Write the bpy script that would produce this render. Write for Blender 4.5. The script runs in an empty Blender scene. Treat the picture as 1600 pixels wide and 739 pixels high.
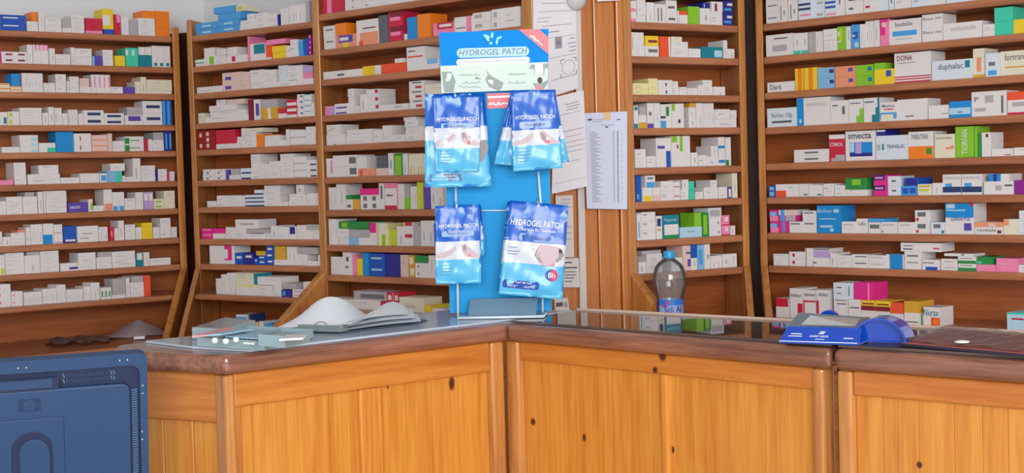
import bpy, bmesh, math, random
from mathutils import Vector, Matrix
random.seed(7)
sc = bpy.context.scene
COL = sc.collection
# ------------------------------------------------------------------ camera
FPX, CX, CY, HCAM = 2300.0, 800.0, 369.5, 1.38
PITCH, ROLL = 0.0413715, -0.02807722
FWD = Vector((0, math.cos(PITCH), -math.sin(PITCH)))
_r = Vector((1, 0, 0)); _u = _r.cross(FWD)
RGT = math.cos(ROLL) * _r + math.sin(ROLL) * _u
UPV = -math.sin(ROLL) * _r + math.cos(ROLL) * _u
cd = bpy.data.cameras.new('camera'); cam = bpy.data.objects.new('camera', cd); COL.objects.link(cam)
cd.sensor_width = 36.0; cd.lens = 36.0 * FPX / 1600.0; cd.clip_start = 0.05; cd.clip_end = 60
CAMP = Vector((0, 0, HCAM))
cam.matrix_world = Matrix((( RGT.x, UPV.x, -FWD.x, 0), (RGT.y, UPV.y, -FWD.y, 0), (RGT.z, UPV.z, -FWD.z, HCAM), (0, 0, 0, 1)))
sc.camera = cam
# ------------------------------------------------------------------ world, light, exposure
w = bpy.data.worlds.new('world'); sc.world = w; w.use_nodes = True
w.node_tree.nodes['Background'].inputs[0].default_value = (0.92, 0.94, 1.0, 1)
w.node_tree.nodes['Background'].inputs[1].default_value = 0.34
def area(name, loc, target, sx, sy, power, col):
    l = bpy.data.lights.new(name, 'AREA'); l.shape = 'RECTANGLE'; l.size = sx; l.size_y = sy
    l.energy = power; l.color = col
    o = bpy.data.objects.new(name, l); COL.objects.link(o); o.location = loc
    o.rotation_euler = (Vector(target) - Vector(loc)).to_track_quat('-Z', 'Y').to_euler(); return o
area('shop_window_daylight', (0.5, -3.4, 2.1), (0.0, 4.5, 1.2), 3.6, 2.2, 330, (1.0, 0.985, 0.97))
area('glass_door_daylight', (2.0, -0.7, 1.5), (0.2, 4.5, 1.1), 0.9, 2.0, 14, (0.95, 0.97, 1.0))
sc.view_settings.view_transform = 'Standard'; sc.view_settings.look = 'None'
sc.view_settings.gamma = 1.0; sc.view_settings.use_curve_mapping = False
sc.view_settings.exposure = 0.22

# ------------------------------------------------------------------ helpers
def ray(x, y): return ((x - CX) / FPX) * RGT - ((y - CY) / FPX) * UPV + FWD
def proj(P):
    q = Vector(P) - CAMP; z = q.dot(FWD)
    return CX + FPX * q.dot(RGT) / z, CY - FPX * q.dot(UPV) / z
def at(x, y, Y):                      # point seen at pixel x, y at world depth Y
    r = ray(x, y); return CAMP + r * (Y / r.y)
def ath(x, y, h):                     # point seen at pixel x, y at world height h
    r = ray(x, y); return CAMP + r * ((h - HCAM) / r.z)
def onplane(x, y, O, N):
    r = ray(x, y); return CAMP + r * ((O - CAMP).dot(N) / r.dot(N))
def lin(c):
    return tuple(((v / 255) / 12.92 if v / 255 <= .04045 else ((v / 255 + .055) / 1.055) ** 2.4) for v in c) + (1,)
class MB:
    def __init__(s): s.v = []; s.f = []; s.m = []; s.mats = []
    def mi(s, m):
        if m not in s.mats: s.mats.append(m)
        return s.mats.index(m)
    def face(s, pts, m):
        i = len(s.v); s.v += [tuple(p) for p in pts]; s.f.append(tuple(range(i, i + len(pts)))); s.m.append(s.mi(m))
    def hexa(s, b, t, m):              # bottom quad, top quad (same winding, counter-clockwise from above)
        i = len(s.v); s.v += [tuple(p) for p in b] + [tuple(p) for p in t]; k = s.mi(m)
        n = len(b)
        s.f.append(tuple(i + j for j in reversed(range(n)))); s.f.append(tuple(i + n + j for j in range(n)))
        for j in range(n): s.f.append((i + j, i + (j + 1) % n, i + n + (j + 1) % n, i + n + j))
        s.m += [k] * (n + 2)
    def box(s, O, X, Y, Z, m):         # corner O and three edge vectors
        O = Vector(O); X = Vector(X); Y = Vector(Y); Z = Vector(Z)
        if X.cross(Y).dot(Z) < 0: O = O + X; X = -X
        b = [O, O + X, O + X + Y, O + Y]; s.hexa(b, [p + Z for p in b], m)
    def tube(s, pts, r, m, n=10, caps=True):
        pts = [Vector(p) for p in pts]; rings = []; k = s.mi(m)
        rr = r if isinstance(r, (list, tuple)) else [r] * len(pts)
        up = Vector((0.13, 0.27, 1)).normalized()
        for j, p in enumerate(pts):
            d = (pts[min(j + 1, len(pts) - 1)] - pts[max(j - 1, 0)]).normalized()
            a = d.cross(up)
            if a.length < 1e-3: a = d.cross(Vector((1, 0, 0)))
            a.normalize(); b = a.cross(d); i = len(s.v)
            s.v += [tuple(p + rr[j] * (math.cos(2 * math.pi * q / n) * a + math.sin(2 * math.pi * q / n) * b)) for q in range(n)]
            rings.append(i)
        for a, b in zip(rings, rings[1:]):
            for q in range(n): s.f.append((a + q, a + (q + 1) % n, b + (q + 1) % n, b + q)); s.m.append(k)
        if caps:
            s.f.append(tuple(rings[0] + q for q in reversed(range(n)))); s.f.append(tuple(rings[-1] + q for q in range(n))); s.m += [k, k]
    def lathe(s, C, prof, m, n=32, cap=True):
        C = Vector(C); rings = []; k = s.mi(m)
        for r, z in prof:
            i = len(s.v); rings.append(i)
            s.v += [(C.x + r * math.cos(2 * math.pi * q / n), C.y + r * math.sin(2 * math.pi * q / n), C.z + z) for q in range(n)]
        for a, b in zip(rings, rings[1:]):
            for q in range(n): s.f.append((a + q, a + (q + 1) % n, b + (q + 1) % n, b + q)); s.m.append(k)
        if cap:
            s.f.append(tuple(rings[0] + q for q in reversed(range(n)))); s.f.append(tuple(rings[-1] + q for q in range(n))); s.m += [k, k]
    def grid(s, fn, nu, nv, mfn, thick=None):   # fn(u,v)->point; optional thickness vector fn
        base = len(s.v)
        for j in range(nv + 1):
            for i in range(nu + 1): s.v.append(tuple(fn(i / nu, j / nv)))
        for j in range(nv):
            for i in range(nu):
                a = base + j * (nu + 1) + i
                s.f.append((a, a + 1, a + nu + 2, a + nu + 1)); s.m.append(s.mi(mfn((i + .5) / nu, (j + .5) / nv)))
    def build(s, name, parent=None, smooth=False, bevel=0, seg=2, solid=0):
        me = bpy.data.meshes.new(name); me.from_pydata(s.v, [], s.f)
        for m in s.mats: me.materials.append(m)
        me.polygons.foreach_set('material_index', s.m)
        if smooth: me.polygons.foreach_set('use_smooth', [True] * len(s.f))
        me.update()
        o = bpy.data.objects.new(name, me); COL.objects.link(o)
        if parent is not None:
            o.parent = parent; o.matrix_parent_inverse = Matrix.Translation(-parent.location) @ Matrix.Identity(4)
        if solid:
            md = o.modifiers.new('thickness', 'SOLIDIFY'); md.thickness = solid; md.offset = 0
        if bevel:
            md = o.modifiers.new('bevel', 'BEVEL'); md.width = bevel; md.segments = seg; md.limit_method = 'ANGLE'
        return o
def tag(o, label, cat, group=None, kind=None):
    o['label'] = label; o['category'] = cat
    if group: o['group'] = group
    if kind: o['kind'] = kind
    return o
def struct(o): o['kind'] = 'structure'; return o
def empty(name, loc, label, cat, group=None):
    o = bpy.data.objects.new(name, None); COL.objects.link(o); o.location = loc; o.empty_display_size = .05
    return tag(o, label, cat, group)
_tc = {}
def textmesh(body, shear=0.0):
    k = (body, shear)
    if k in _tc: return _tc[k]
    c = bpy.data.curves.new('t', 'FONT'); c.body = body; c.size = 1.0; c.shear = shear; c.resolution_u = 2; c.offset = .005
    o = bpy.data.objects.new('t', c); COL.objects.link(o)
    dg = bpy.context.evaluated_depsgraph_get(); me = o.evaluated_get(dg).to_mesh()
    vs = [v.co.copy() for v in me.vertices]; fs = [tuple(p.vertices) for p in me.polygons]
    o.evaluated_get(dg).to_mesh_clear(); bpy.data.objects.remove(o); bpy.data.curves.remove(c)
    x0 = min(v.x for v in vs); x1 = max(v.x for v in vs); y0 = min(v.y for v in vs); y1 = max(v.y for v in vs)
    vs = [((v.x - x0) / (x1 - x0), (v.y - y0) / (y1 - y0)) for v in vs]
    _tc[k] = (vs, fs, (x1 - x0) / (y1 - y0)); return _tc[k]
def addtext(mb, body, fn, m, shear=0.0):        # fn(a,b) maps the unit box of the text to a point
    vs, fs, _ = textmesh(body, shear); i = len(mb.v); k = mb.mi(m)
    mb.v += [tuple(fn(a, b)) for a, b in vs]; mb.f += [tuple(i + q for q in f) for f in fs]; mb.m += [k] * len(fs)

# ------------------------------------------------------------------ materials
def mat(name, col, rough=.5, metal=0, spec=.5, noise=0.0, ns=40, coat=0, bump=0.0, bscale=60):
    m = bpy.data.materials.new(name); m.use_nodes = True; nt = m.node_tree; p = nt.nodes['Principled BSDF']
    c = lin(col) if max(col) > 1 else tuple(col) + (1,)
    p.inputs['Base Color'].default_value = c; p.inputs['Roughness'].default_value = rough
    p.inputs['Metallic'].default_value = metal; p.inputs['Specular IOR Level'].default_value = spec
    p.inputs['Coat Weight'].default_value = coat
    tc = nt.nodes.new('ShaderNodeTexCoord'); n = nt.nodes.new('ShaderNodeTexNoise'); n.inputs['Scale'].default_value = ns
    nt.links.new(tc.outputs['Object'], n.inputs['Vector'])
    if noise:
        r = nt.nodes.new('ShaderNodeMix'); r.data_type = 'RGBA'; r.inputs[6].default_value = c
        r.inputs[7].default_value = tuple(v * (1 - noise) for v in c[:3]) + (1,)
        nt.links.new(n.outputs['Fac'], r.inputs[0]); nt.links.new(r.outputs[2], p.inputs['Base Color'])
    if bump:
        n2 = nt.nodes.new('ShaderNodeTexNoise'); n2.inputs['Scale'].default_value = bscale; nt.links.new(tc.outputs['Object'], n2.inputs['Vector'])
        b = nt.nodes.new('ShaderNodeBump'); b.inputs['Strength'].default_value = bump; b.inputs['Distance'].default_value = .004
        nt.links.new(n2.outputs['Fac'], b.inputs['Height']); nt.links.new(b.outputs['Normal'], p.inputs['Normal'])
    return m
def wood(name, c1, c2, axis='z', rough=.35, knots=True, rot=0.0, scale=1.0, coat=.3, kscale=5.0, kcol=(70, 28, 10)):
    m = bpy.data.materials.new(name); m.use_nodes = True; nt = m.node_tree; L = nt.links; p = nt.nodes['Principled BSDF']
    p.inputs['Roughness'].default_value = rough; p.inputs['Coat Weight'].default_value = coat; p.inputs['Coat Roughness'].default_value = .18
    tc = nt.nodes.new('ShaderNodeTexCoord'); mp = nt.nodes.new('ShaderNodeMapping')
    mp.inputs['Rotation'].default_value = (0, 0, rot)
    mp2 = nt.nodes.new('ShaderNodeMapping')
    sx = {'x': (.9, 14, 14), 'y': (14, .9, 14), 'z': (14, 14, .9)}[axis]
    mp2.inputs['Scale'].default_value = tuple(v * scale for v in sx)
    L.new(tc.outputs['Object'], mp.inputs['Vector']); L.new(mp.outputs[0], mp2.inputs['Vector'])
    n = nt.nodes.new('ShaderNodeTexNoise'); n.inputs['Scale'].default_value = 2.2; n.inputs['Detail'].default_value = 5; n.inputs['Distortion'].default_value = .8
    L.new(mp2.outputs[0], n.inputs['Vector'])
    n2 = nt.nodes.new('ShaderNodeTexNoise'); n2.inputs['Scale'].default_value = 9; n2.inputs['Detail'].default_value = 3
    L.new(mp2.outputs[0], n2.inputs['Vector'])
    mm = nt.nodes.new('ShaderNodeMath'); mm.operation = 'MULTIPLY_ADD'; mm.inputs[1].default_value = .45
    L.new(n2.outputs['Fac'], mm.inputs[0]); m3 = nt.nodes.new('ShaderNodeMath'); m3.operation = 'MULTIPLY'; m3.inputs[1].default_value = .62
    L.new(n.outputs['Fac'], m3.inputs[0]); L.new(m3.outputs[0], mm.inputs[2])
    cr = nt.nodes.new('ShaderNodeValToRGB'); e = cr.color_ramp.elements
    e[0].position = .36; e[0].color = lin(c2); e[1].position = .66; e[1].color = lin(c1)
    L.new(mm.outputs[0], cr.inputs[0]); out = cr.outputs[0]
    if knots:
        vo = nt.nodes.new('ShaderNodeTexVoronoi'); mp3 = nt.nodes.new('ShaderNodeMapping')
        sk = {'x': (.55, 1, 1), 'y': (1, .55, 1), 'z': (1, 1, .6)}[axis]; mp3.inputs['Scale'].default_value = tuple(v * kscale for v in sk)
        L.new(mp.outputs[0], mp3.inputs['Vector']); L.new(mp3.outputs[0], vo.inputs['Vector']); vo.inputs['Scale'].default_value = 1
        k = nt.nodes.new('ShaderNodeValToRGB'); ke = k.color_ramp.elements
        ke[0].position = .035; ke[0].color = (1, 1, 1, 1); ke[1].position = .085; ke[1].color = (0, 0, 0, 1)
        L.new(vo.outputs['Distance'], k.inputs[0])
        sp_ = nt.nodes.new('ShaderNodeSeparateColor'); L.new(vo.outputs['Color'], sp_.inputs[0])
        gt = nt.nodes.new('ShaderNodeMath'); gt.operation = 'GREATER_THAN'; gt.inputs[1].default_value = .86; L.new(sp_.outputs[0], gt.inputs[0])
        kk = nt.nodes.new('ShaderNodeMath'); kk.operation = 'MULTIPLY'; L.new(k.outputs[0], kk.inputs[0]); L.new(gt.outputs[0], kk.inputs[1])
        mx = nt.nodes.new('ShaderNodeMix'); mx.data_type = 'RGBA'; L.new(kk.outputs[0], mx.inputs[0]); L.new(out, mx.inputs[6])
        mx.inputs[7].default_value = lin(kcol); out = mx.outputs[2]
    L.new(out, p.inputs['Base Color'])
    b = nt.nodes.new('ShaderNodeBump'); b.inputs['Strength'].default_value = .12; b.inputs['Distance'].default_value = .002
    L.new(mm.outputs[0], b.inputs['Height']); L.new(b.outputs['Normal'], p.inputs['Normal'])
    return m
def clearmat(name, tint, gloss=.06, haze=.1, hazecol=(220, 225, 230), rough=.05, ior=1.48):
    m = bpy.data.materials.new(name); m.use_nodes = True; nt = m.node_tree; L = nt.links
    for n in list(nt.nodes): nt.nodes.remove(n)
    o = nt.nodes.new('ShaderNodeOutputMaterial'); t = nt.nodes.new('ShaderNodeBsdfTransparent'); t.inputs[0].default_value = lin(tint)
    d = nt.nodes.new('ShaderNodeBsdfDiffuse'); d.inputs[0].default_value = lin(hazecol)
    g = nt.nodes.new('ShaderNodeBsdfGlossy'); g.inputs[1].default_value = rough
    a = nt.nodes.new('ShaderNodeMixShader'); a.inputs[0].default_value = haze
    L.new(t.outputs[0], a.inputs[1]); L.new(d.outputs[0], a.inputs[2])
    fr = nt.nodes.new('ShaderNodeFresnel'); fr.inputs[0].default_value = ior
    ad = nt.nodes.new('ShaderNodeMath'); ad.operation = 'ADD'; ad.inputs[1].default_value = gloss; ad.use_clamp = True; L.new(fr.outputs[0], ad.inputs[0])
    b = nt.nodes.new('ShaderNodeMixShader'); L.new(ad.outputs[0], b.inputs[0]); L.new(a.outputs[0], b.inputs[1]); L.new(g.outputs[0], b.inputs[2])
    L.new(b.outputs[0], o.inputs[0]); return m

PAL = dict(W=(226,222,222), w=(214,224,234), L=(176,172,176), K=(226,220,198), k=(232,222,160), Y=(236,204,40), O=(240,130,30), X=(236,84,48),
           R=(200,34,66), F=(132,26,54), P=(240,134,176), M=(226,40,140), B=(22,84,186), N=(34,42,140), b=(130,184,224),
           c=(20,140,214), T=(10,128,150), t=(60,204,170), G=(40,140,66), g=(134,196,44), V=(92,70,170), v=(186,160,214),
           E=(226,196,186), A=(214,164,52), S=(232,150,116), D=(96,98,108), U=(140,30,140), J=(72,160,226), Z=(150,20,22),
           q=(108,112,122), n=(40,60,110), H=(176,214,232), Q=(196,206,60))
CM = {k: mat('carton_' + k, v, rough=.42, noise=.06, ns=25) for k, v in PAL.items()}
INK = mat('print_grey_ink', (160, 160, 170), rough=.5); INKD = mat('print_dark_ink', (52, 54, 74), rough=.5)
INKL = mat('print_pale_ink', (190, 190, 198), rough=.5)
pine = wood('pine_varnished_vertical', (224, 152, 66), (186, 108, 36), 'z', .32, True)
colwood = wood('pine_column_boards', (200, 124, 56), (174, 98, 38), 'z', .34, True, coat=.4, kscale=4)
pineD = wood('pine_varnished_panel', (216, 148, 60), (192, 114, 36), 'z', .36, True, kscale=4.2)
def dwood_(name, c1, c2, th, **k): return wood(name, c1, c2, 'x', rot=-math.radians(th), **k)
RAIL = ((208, 132, 54), (180, 100, 34)); TOPC = ((158, 106, 84), (104, 62, 46)); SHC = ((186, 122, 84), (150, 88, 54)); BKC = ((176, 100, 52), (146, 74, 34))
def dirwood(name, cc, th, rough=.4, knots=False, coat=.3): return dwood_('%s_%d' % (name, len(bpy.data.materials)), cc[0], cc[1], th, rough=rough, knots=knots, coat=coat)
postwood = wood('post_varnished_pine', (206, 142, 76), (164, 98, 46), 'z', .28, True, coat=.6, kscale=3.0)
darkwood = wood('corner_filler_dark_wood', (70, 28, 12), (48, 18, 8), 'z', .6, False, coat=0)  # dark brown that paints the shade inside the gaps

# ------------------------------------------------------------------ the plan of the shelving
def V2(x, y, z=0): return Vector((x, y, z))
class Bay: pass
BAYS = {}
def bay(k, th, O, u0, u1, hs, name):
    b = Bay(); b.k = k; t = math.radians(th); b.d = V2(math.cos(t), math.sin(t)); b.n = V2(-math.sin(t), math.cos(t))
    b.O = V2(*O); b.u0 = u0; b.u1 = u1; b.hs = hs; b.name = name; BAYS[k] = b; return b
bay('A', 38.16, (-1.2295, 5.42), -1.15, .005, [1.38 + (h - 1.38) * .9766 for h in (1.937, 1.822, 1.722, 1.606, 1.509, 1.396, 1.292, 1.182, 1.081)], 'leftmost bay')
bay('B', -37.55, (-.664, 4.97), -.593, .018, [1.915, 1.804, 1.707, 1.599, 1.504, 1.393, 1.297, 1.182, 1.092], 'second bay')
bay('C', -42.71, (-.664, 4.97), .053, .88, [1.934, 1.816, 1.717, 1.598, 1.498, 1.391, 1.282, 1.165, 1.065], 'bay behind display')
bay('D', 31.85, (.368, 4.40), .008, .422, [1.828, 1.726, 1.611, 1.511, 1.392, 1.290, 1.174, 1.073], 'bay behind bottle')
bay('E', -45.27, (.79, 4.60), .010, 1.15, [1.828, 1.726, 1.615, 1.507, 1.395, 1.290, 1.179, 1.076], 'rightmost bay')
A, B, C_, D, Eb = (BAYS[k] for k in 'ABCDE')
def bp(b, u, s=0, z=0): return b.O + b.d * u + b.n * s + Vector((0, 0, z))
def u_of(b, x, y, s=0):
    P = onplane(x, y, b.O + b.n * s, b.n); return (P - b.O).dot(b.d)
def z_of(b, x, y, s=0): return onplane(x, y, b.O + b.n * s, b.n).z
C_.u1 = u_of(C_, 815, 60)
E_END = Eb.u1
LED, BEND, FLW = .84, 1.08, .30
A.s10 = z_of(A, 140, 471, -.11); B.s10 = z_of(B, 400, 465, -.13); C_.s10 = z_of(C_, 600, 489, -.13); Eb.s10 = .925
# back and forward directions of the side panels
A.bl = A.n; A.br = V2(-.22, .97); B.bl = V2(.18, .98); B.br = V2(.33, .94); C_.bl = V2(.33, .94); C_.br = C_.n
D.bl = D.n; D.br = V2(-.2, .98); Eb.bl = V2(.16, .98); Eb.br = Eb.n
for b in (A, B, C_, D, Eb): b.fl = -b.n; b.fr = -b.n
mit = 1 / math.cos(math.radians(38))
A.fr = V2(.02, -1) * mit; B.fl = V2(.02, -1) * mit; D.fr = V2(-.12, -.99) * mit; Eb.fl = V2(-.12, -.99) * mit
B.fr = -C_.n; B.br = C_.bl
DEP = .18

# ------------------------------------------------------------------ room
wallm = mat('wall_paint_pale_grey', (226, 229, 232), rough=.7, noise=.04, ns=2)
tilem = mat('floor_tile_beige', (170, 160, 148), rough=.35, noise=.15, ns=3)
ceilm = mat('ceiling_paint_white', (225, 225, 222), rough=.8, noise=.03)
def inter(p, d, q, e):
    t = ((q.x - p.x) * e.y - (q.y - p.y) * e.x) / (d.x * e.y - d.y * e.x); return p + d * t
off = .235
pA = bp(A, -1.6, off); pB = bp(B, 0, off); pC = bp(C_, 0, off); pD = bp(D, 0, off); pE = bp(Eb, 0, off)
W0 = inter(pA, A.d, V2(-2.6, 0), V2(0, 1)); W1 = inter(pA, A.d, pC, C_.d); W2 = inter(pC, C_.d, pD, D.d); W3 = inter(pD, D.d, pE, Eb.d); W4 = inter(pE, Eb.d, V2(2.6, 0), V2(0, 1))
mb = MB()
for p, q in ((W0, W1), (W1, W2), (W2, W3), (W3, W4)):
    n = V2(-(q - p).y, (q - p).x).normalized() * .1
    mb.hexa([p, q, q + n, p + n], [v + Vector((0, 0, 3.0)) for v in (p, q, q + n, p + n)], wallm)
struct(mb.build('wall_back'))
mb = MB(); mb.box((-2.7, -1.5, 0), (.1, 0, 0), (0, W0.y + 1.6, 0), (0, 0, 3), wallm); struct(mb.build('wall_left'))
mb = MB(); mb.box((2.6, -1.5, 0), (.1, 0, 0), (0, W4.y + 1.6, 0), (0, 0, 3), wallm); struct(mb.build('wall_right'))
mb = MB(); mb.box((-2.7, -1.6, -.1), (5.4, 0, 0), (0, 9, 0), (0, 0, .1), tilem); struct(mb.build('floor'))
mb = MB(); mb.box((-2.7, -1.6, 3.0), (5.4, 0, 0), (0, 9, 0), (0, 0, .1), ceilm); struct(mb.build('ceiling'))
mb = MB()                             # street front: masonry around a wide shop window and a glass door
for x0, x1, z0, z1 in ((-2.6, -2.3, 0, 3), (-2.3, 1.4, 0, .75), (-2.3, 1.4, 2.75, 3), (1.4, 1.5, 0, 3), (1.5, 2.5, 2.6, 3), (2.5, 2.6, 0, 3)):
    mb.box((x0, -1.5, z0), (x1 - x0, 0, 0), (0, .1, 0), (0, 0, z1 - z0), wallm)
struct(mb.build('wall_front'))

# ------------------------------------------------------------------ shelving units
def side_panel(b, ua, ub, back, fwd, ztop, root):
    mb = MB(); t = b.d * (ub - ua); a = bp(b, ua); bk = back * DEP
    mb.hexa([a, a + t, a + t + bk, a + bk], [v + Vector((0, 0, ztop)) for v in (a, a + t, a + t + bk, a + bk)], postwood)
    f = fwd * FLW; Z = lambda z: Vector((0, 0, z))
    e = Z(.0)
    mb.hexa([a + f, a + f + t, a + t, a], [a + f + Z(LED - .035), a + f + t + Z(LED - .035), a + t + Z(LED - .035), a + Z(LED - .035)], postwood)
    # slanting front member between the straight post and the ledge
    lo = LED - .035
    q = [a + Z(lo), a + f + Z(lo), a + f + Z(LED), a + Z(BEND)]
    i = len(mb.v); mb.v += [tuple(p) for p in q] + [tuple(p + t) for p in q]; k = mb.mi(postwood)
    fs = [(0, 1, 2, 3), (7, 6, 5, 4), (0, 4, 5, 1), (1, 5, 6, 2), (2, 6, 7, 3), (3, 7, 4, 0)]
    mb.f += [tuple(i + j for j in fc) for fc in fs]; mb.m += [k] * 6
    return mb.build('side_panel', root, bevel=.006, seg=3)
def unit(b, ul, ur, ztop, label, levels, ptop=None, posts='lr', backtop=None):
    root = empty('shelving_unit', bp(b, (max(b.u0, -1) + b.u1) / 2), label, 'shelving unit', 'wooden shelving units along the back walls')
    if 'l' in posts: side_panel(b, ul, b.u0, b.bl, b.fl, ztop, root)
    if 'r' in posts: side_panel(b, b.u1, ur, b.br, b.fr, ztop, root)
    th = math.degrees(math.atan2(b.d.y, b.d.x)); shelfwood = dirwood('shelf_board_wood', SHC, th); backwood = dirwood('shelf_back_wood', BKC, th, .5, False, .15); railw = dirwood('cabinet_pine', RAIL, th)
    L0, R0 = bp(b, b.u0), bp(b, b.u1)
    Lb = L0 + b.bl * DEP; Rb = R0 + b.br * DEP
    for h in levels:
        mb = MB(); q = [L0 + b.n * .001, R0 + b.n * .001, Rb, Lb]
        mb.hexa([v + Vector((0, 0, h - .022)) for v in q], [v + Vector((0, 0, h)) for v in q], shelfwood)
        mb.build('shelf', root, bevel=.004, seg=2)
    if getattr(b, 's10', None):
        f = FLW * (BEND - b.s10) / (BEND - LED)
        mb = MB(); q = [L0 + b.fl * f * .92, R0 + b.fr * f * .92, Rb, Lb]
        mb.hexa([v + Vector((0, 0, b.s10 - .02)) for v in q], [v + Vector((0, 0, b.s10)) for v in q], shelfwood)
        mb.build('shelf', root, bevel=.008, seg=3)
    bt = backtop or ztop
    mb = MB(); q = [Lb, Rb, Rb + b.n * .012, Lb + b.n * .012]
    mb.hexa([v + Vector((0, 0, LED)) for v in q], [v + Vector((0, 0, bt)) for v in q], backwood); mb.build('back_panel', root)
    mb = MB(); q = [L0 + b.fl * FLW * 1.04, R0 + b.fr * FLW * 1.04, Rb, Lb]
    mb.hexa([v + Vector((0, 0, LED - .03)) for v in q], [v + Vector((0, 0, LED)) for v in q], shelfwood)
    mb.build('ledge', root, bevel=.005)
    mb = MB(); q = [L0 + b.fl * FLW * .95, R0 + b.fr * FLW * .95, Rb, Lb]
    mb.hexa(q, [v + Vector((0, 0, LED - .03)) for v in q], railw); mb.build('base_cabinet', root)
    return root
TOP1 = 1.975
unit(A, A.u0 - .028, A.u1 + .028, 1.96, 'wooden pharmacy shelving unit at the far left, its top shelf open to the grey wall', A.hs, posts='r', backtop=A.hs[0] - .01)
unit(B, B.u0 - .028, B.u1, TOP1, 'wooden shelving unit to the right of the left corner, with sky blue boxes on top', B.hs, posts='l', backtop=B.hs[0] - .01)
unit(C_, B.u1, C_.u1 + .045, TOP1 + .25, 'wooden shelving unit partly hidden behind the blue patch display', C_.hs + [2.05], posts='lr', backtop=2.2)
unit(D, D.u0 - .03, D.u1 + .028, 2.2, 'narrow wooden shelving unit between the papered column and the right corner', D.hs + [1.932, 2.04], backtop=2.2)
unit(Eb, Eb.u0 - .028, Eb.u1, 2.2, 'wide wooden shelving unit at the far right with large boxes', Eb.hs + [1.932, 2.04], posts='l', backtop=2.2)
# the taller C post above the crossing is cut back to the height seen: done by its own top

for nm, a, c, ztop, lb in (('left', bp(A, A.u1 + .028), bp(B, B.u0 - .028), 1.955, 'narrow dark board added as shade in the gap of the left corner posts'), ('right', bp(D, D.u1 + .028), bp(Eb, Eb.u0 - .028), 2.19, 'narrow dark board added as shade in the gap of the right corner posts')):
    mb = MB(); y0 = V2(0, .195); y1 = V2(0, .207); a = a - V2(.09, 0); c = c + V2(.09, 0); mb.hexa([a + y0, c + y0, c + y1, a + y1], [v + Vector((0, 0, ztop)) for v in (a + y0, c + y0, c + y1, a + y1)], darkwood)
    tag(mb.build('filler_board'), lb, 'gap shade board')  # board added to draw the deep shade between the corner posts
# ------------------------------------------------------------------ boarded column between two units
cL = bp(C_, C_.u1 + .047, 0); cR = bp(D, D.u0 - .032, 0)
cd_ = (cR - cL).normalized(); cn = V2(-cd_.y, cd_.x)
if cn.y < 0: cn = -cn
cW = (cR - cL).length
root = empty('wood_column', (cL + cR) / 2, 'pine boarded column carrying pinned papers, right of the patch display', 'column')
def colx(x, y=300): P = onplane(x, y, cL, cn); return (P - cL).dot(cd_)
edges = [0, colx(868), colx(903), colx(934, 300), colx(968, 300), cW]
for i, (a, c) in enumerate(zip(edges, edges[1:])):
    mb = MB(); g = .0012; dp = .0 if i != 4 else -.006
    mb.box(cL + cd_ * (a + g) + cn * (.002 + dp), cd_ * (c - a - 2 * g), cn * (.06 - dp), (0, 0, 2.25), colwood)
    mb.build('board', root, bevel=.004, seg=2)

# ------------------------------------------------------------------ medicine boxes
ROWS = []   # (bay, level index or 'x', scale, x origin, items)
def row(b, lv, sc_, xo, txt): ROWS.append((b, lv, sc_, xo, [t.strip() for t in txt.replace('\n', ';').split(';') if t.strip()]))
row('A', 0, 5.28, 0, '''0 8 230 B;8 218 128 B h2 rW:1:7:5.5:7;225 318 82 W h2;265 312 76 O @82;320 370 165 W;372 513 115 W h2;515 588 40 W;590 700 145 W h4;515 590 72 L @40
708 848 25 P;708 848 100 R v4 @25;858 940 40 B;850 940 165 Y @40 rW:0:7:2:7;942 998 165 R rP:4:10:6:10;1003 1065 150 W;1068 1140 115 L;1142 1283 142 W h3;1180 1283 60 O @142;1285 1418 205 O h3''')
row('A', 1, 5.28, 0, '''0 12 115 M;15 225 95 W h2 rF:1.5:4.2:4:7 rF:6.5:9.2:4:7;227 272 155 W;275 405 155 W v4 rP:5:10:7:10;407 458 130 W;460 585 85 W h2;587 622 142 W;625 762 135 W h2;764 784 75 b;786 848 80 V h2;850 936 130 W h3
950 1036 85 Y h2;1040 1145 150 t v2 rW:0:4:6:9;1147 1255 160 T v2 rW:0:10:6:10;1258 1410 172 W v3 rT:3:8:.5:2''')
row('A', 2, 5.28, 0, '''0 86 70 K h2 rO:0:10:6:9;88 183 48 K h2 rO:0:10:6:9;95 168 100 c @48;185 360 155 W v7;362 460 78 W h2;462 550 150 W h2;555 576 95 W;578 655 132 W h3;657 755 48 W;660 740 70 E @48;757 915 150 W v4 rP:6:9:3:9;917 1016 52 W
1020 1113 52 V;1115 1160 98 K v2;1162 1210 135 K;1212 1436 115 K h4''')
row('A', 3, 5.28, 0, '''0 64 105 W rT:5:9:1:6;66 165 110 W h2 rQ:1:4:2:8;167 350 140 W h4;352 400 100 W;402 450 146 W;452 515 140 W v2;517 565 95 W v2;567 648 125 W v3;650 688 92 W;690 860 120 W h2 rn:2:8.5:3:7;862 1028 96 W h2 rn:1.5:8.5:3:7
1030 1178 80 W rV:2:9:4:9;1050 1178 65 L @80;1180 1343 195 W h2 rn:2:9:4:6.5;1345 1425 205 J v2 rB:6:10:0:10''')  # pale grey box on top paints a neighbour's shaded side
row('A', 4, 5.28, 0, '''0 8 150 P;15 165 46 W;167 320 142 W h3 rH:6:10:1:6;322 460 76 W rt:5:10:0:5;462 610 178 c;612 758 150 W h2 rF:3.4:4:2:7;760 890 135 E h3 rS:0:10:0:2;892 930 146 E;932 1030 86 W h2;1032 1190 120 W h2 rG:0:2.4:0:8 rG:2.4:8:4:5.2;1192 1222 100 R;1225 1258 95 W
1260 1355 88 W h2;1270 1355 62 L @88;1357 1422 160 N v2 rJ:3:8:1:9''')  # pale grey upper box stands for a carton side in shade
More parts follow.
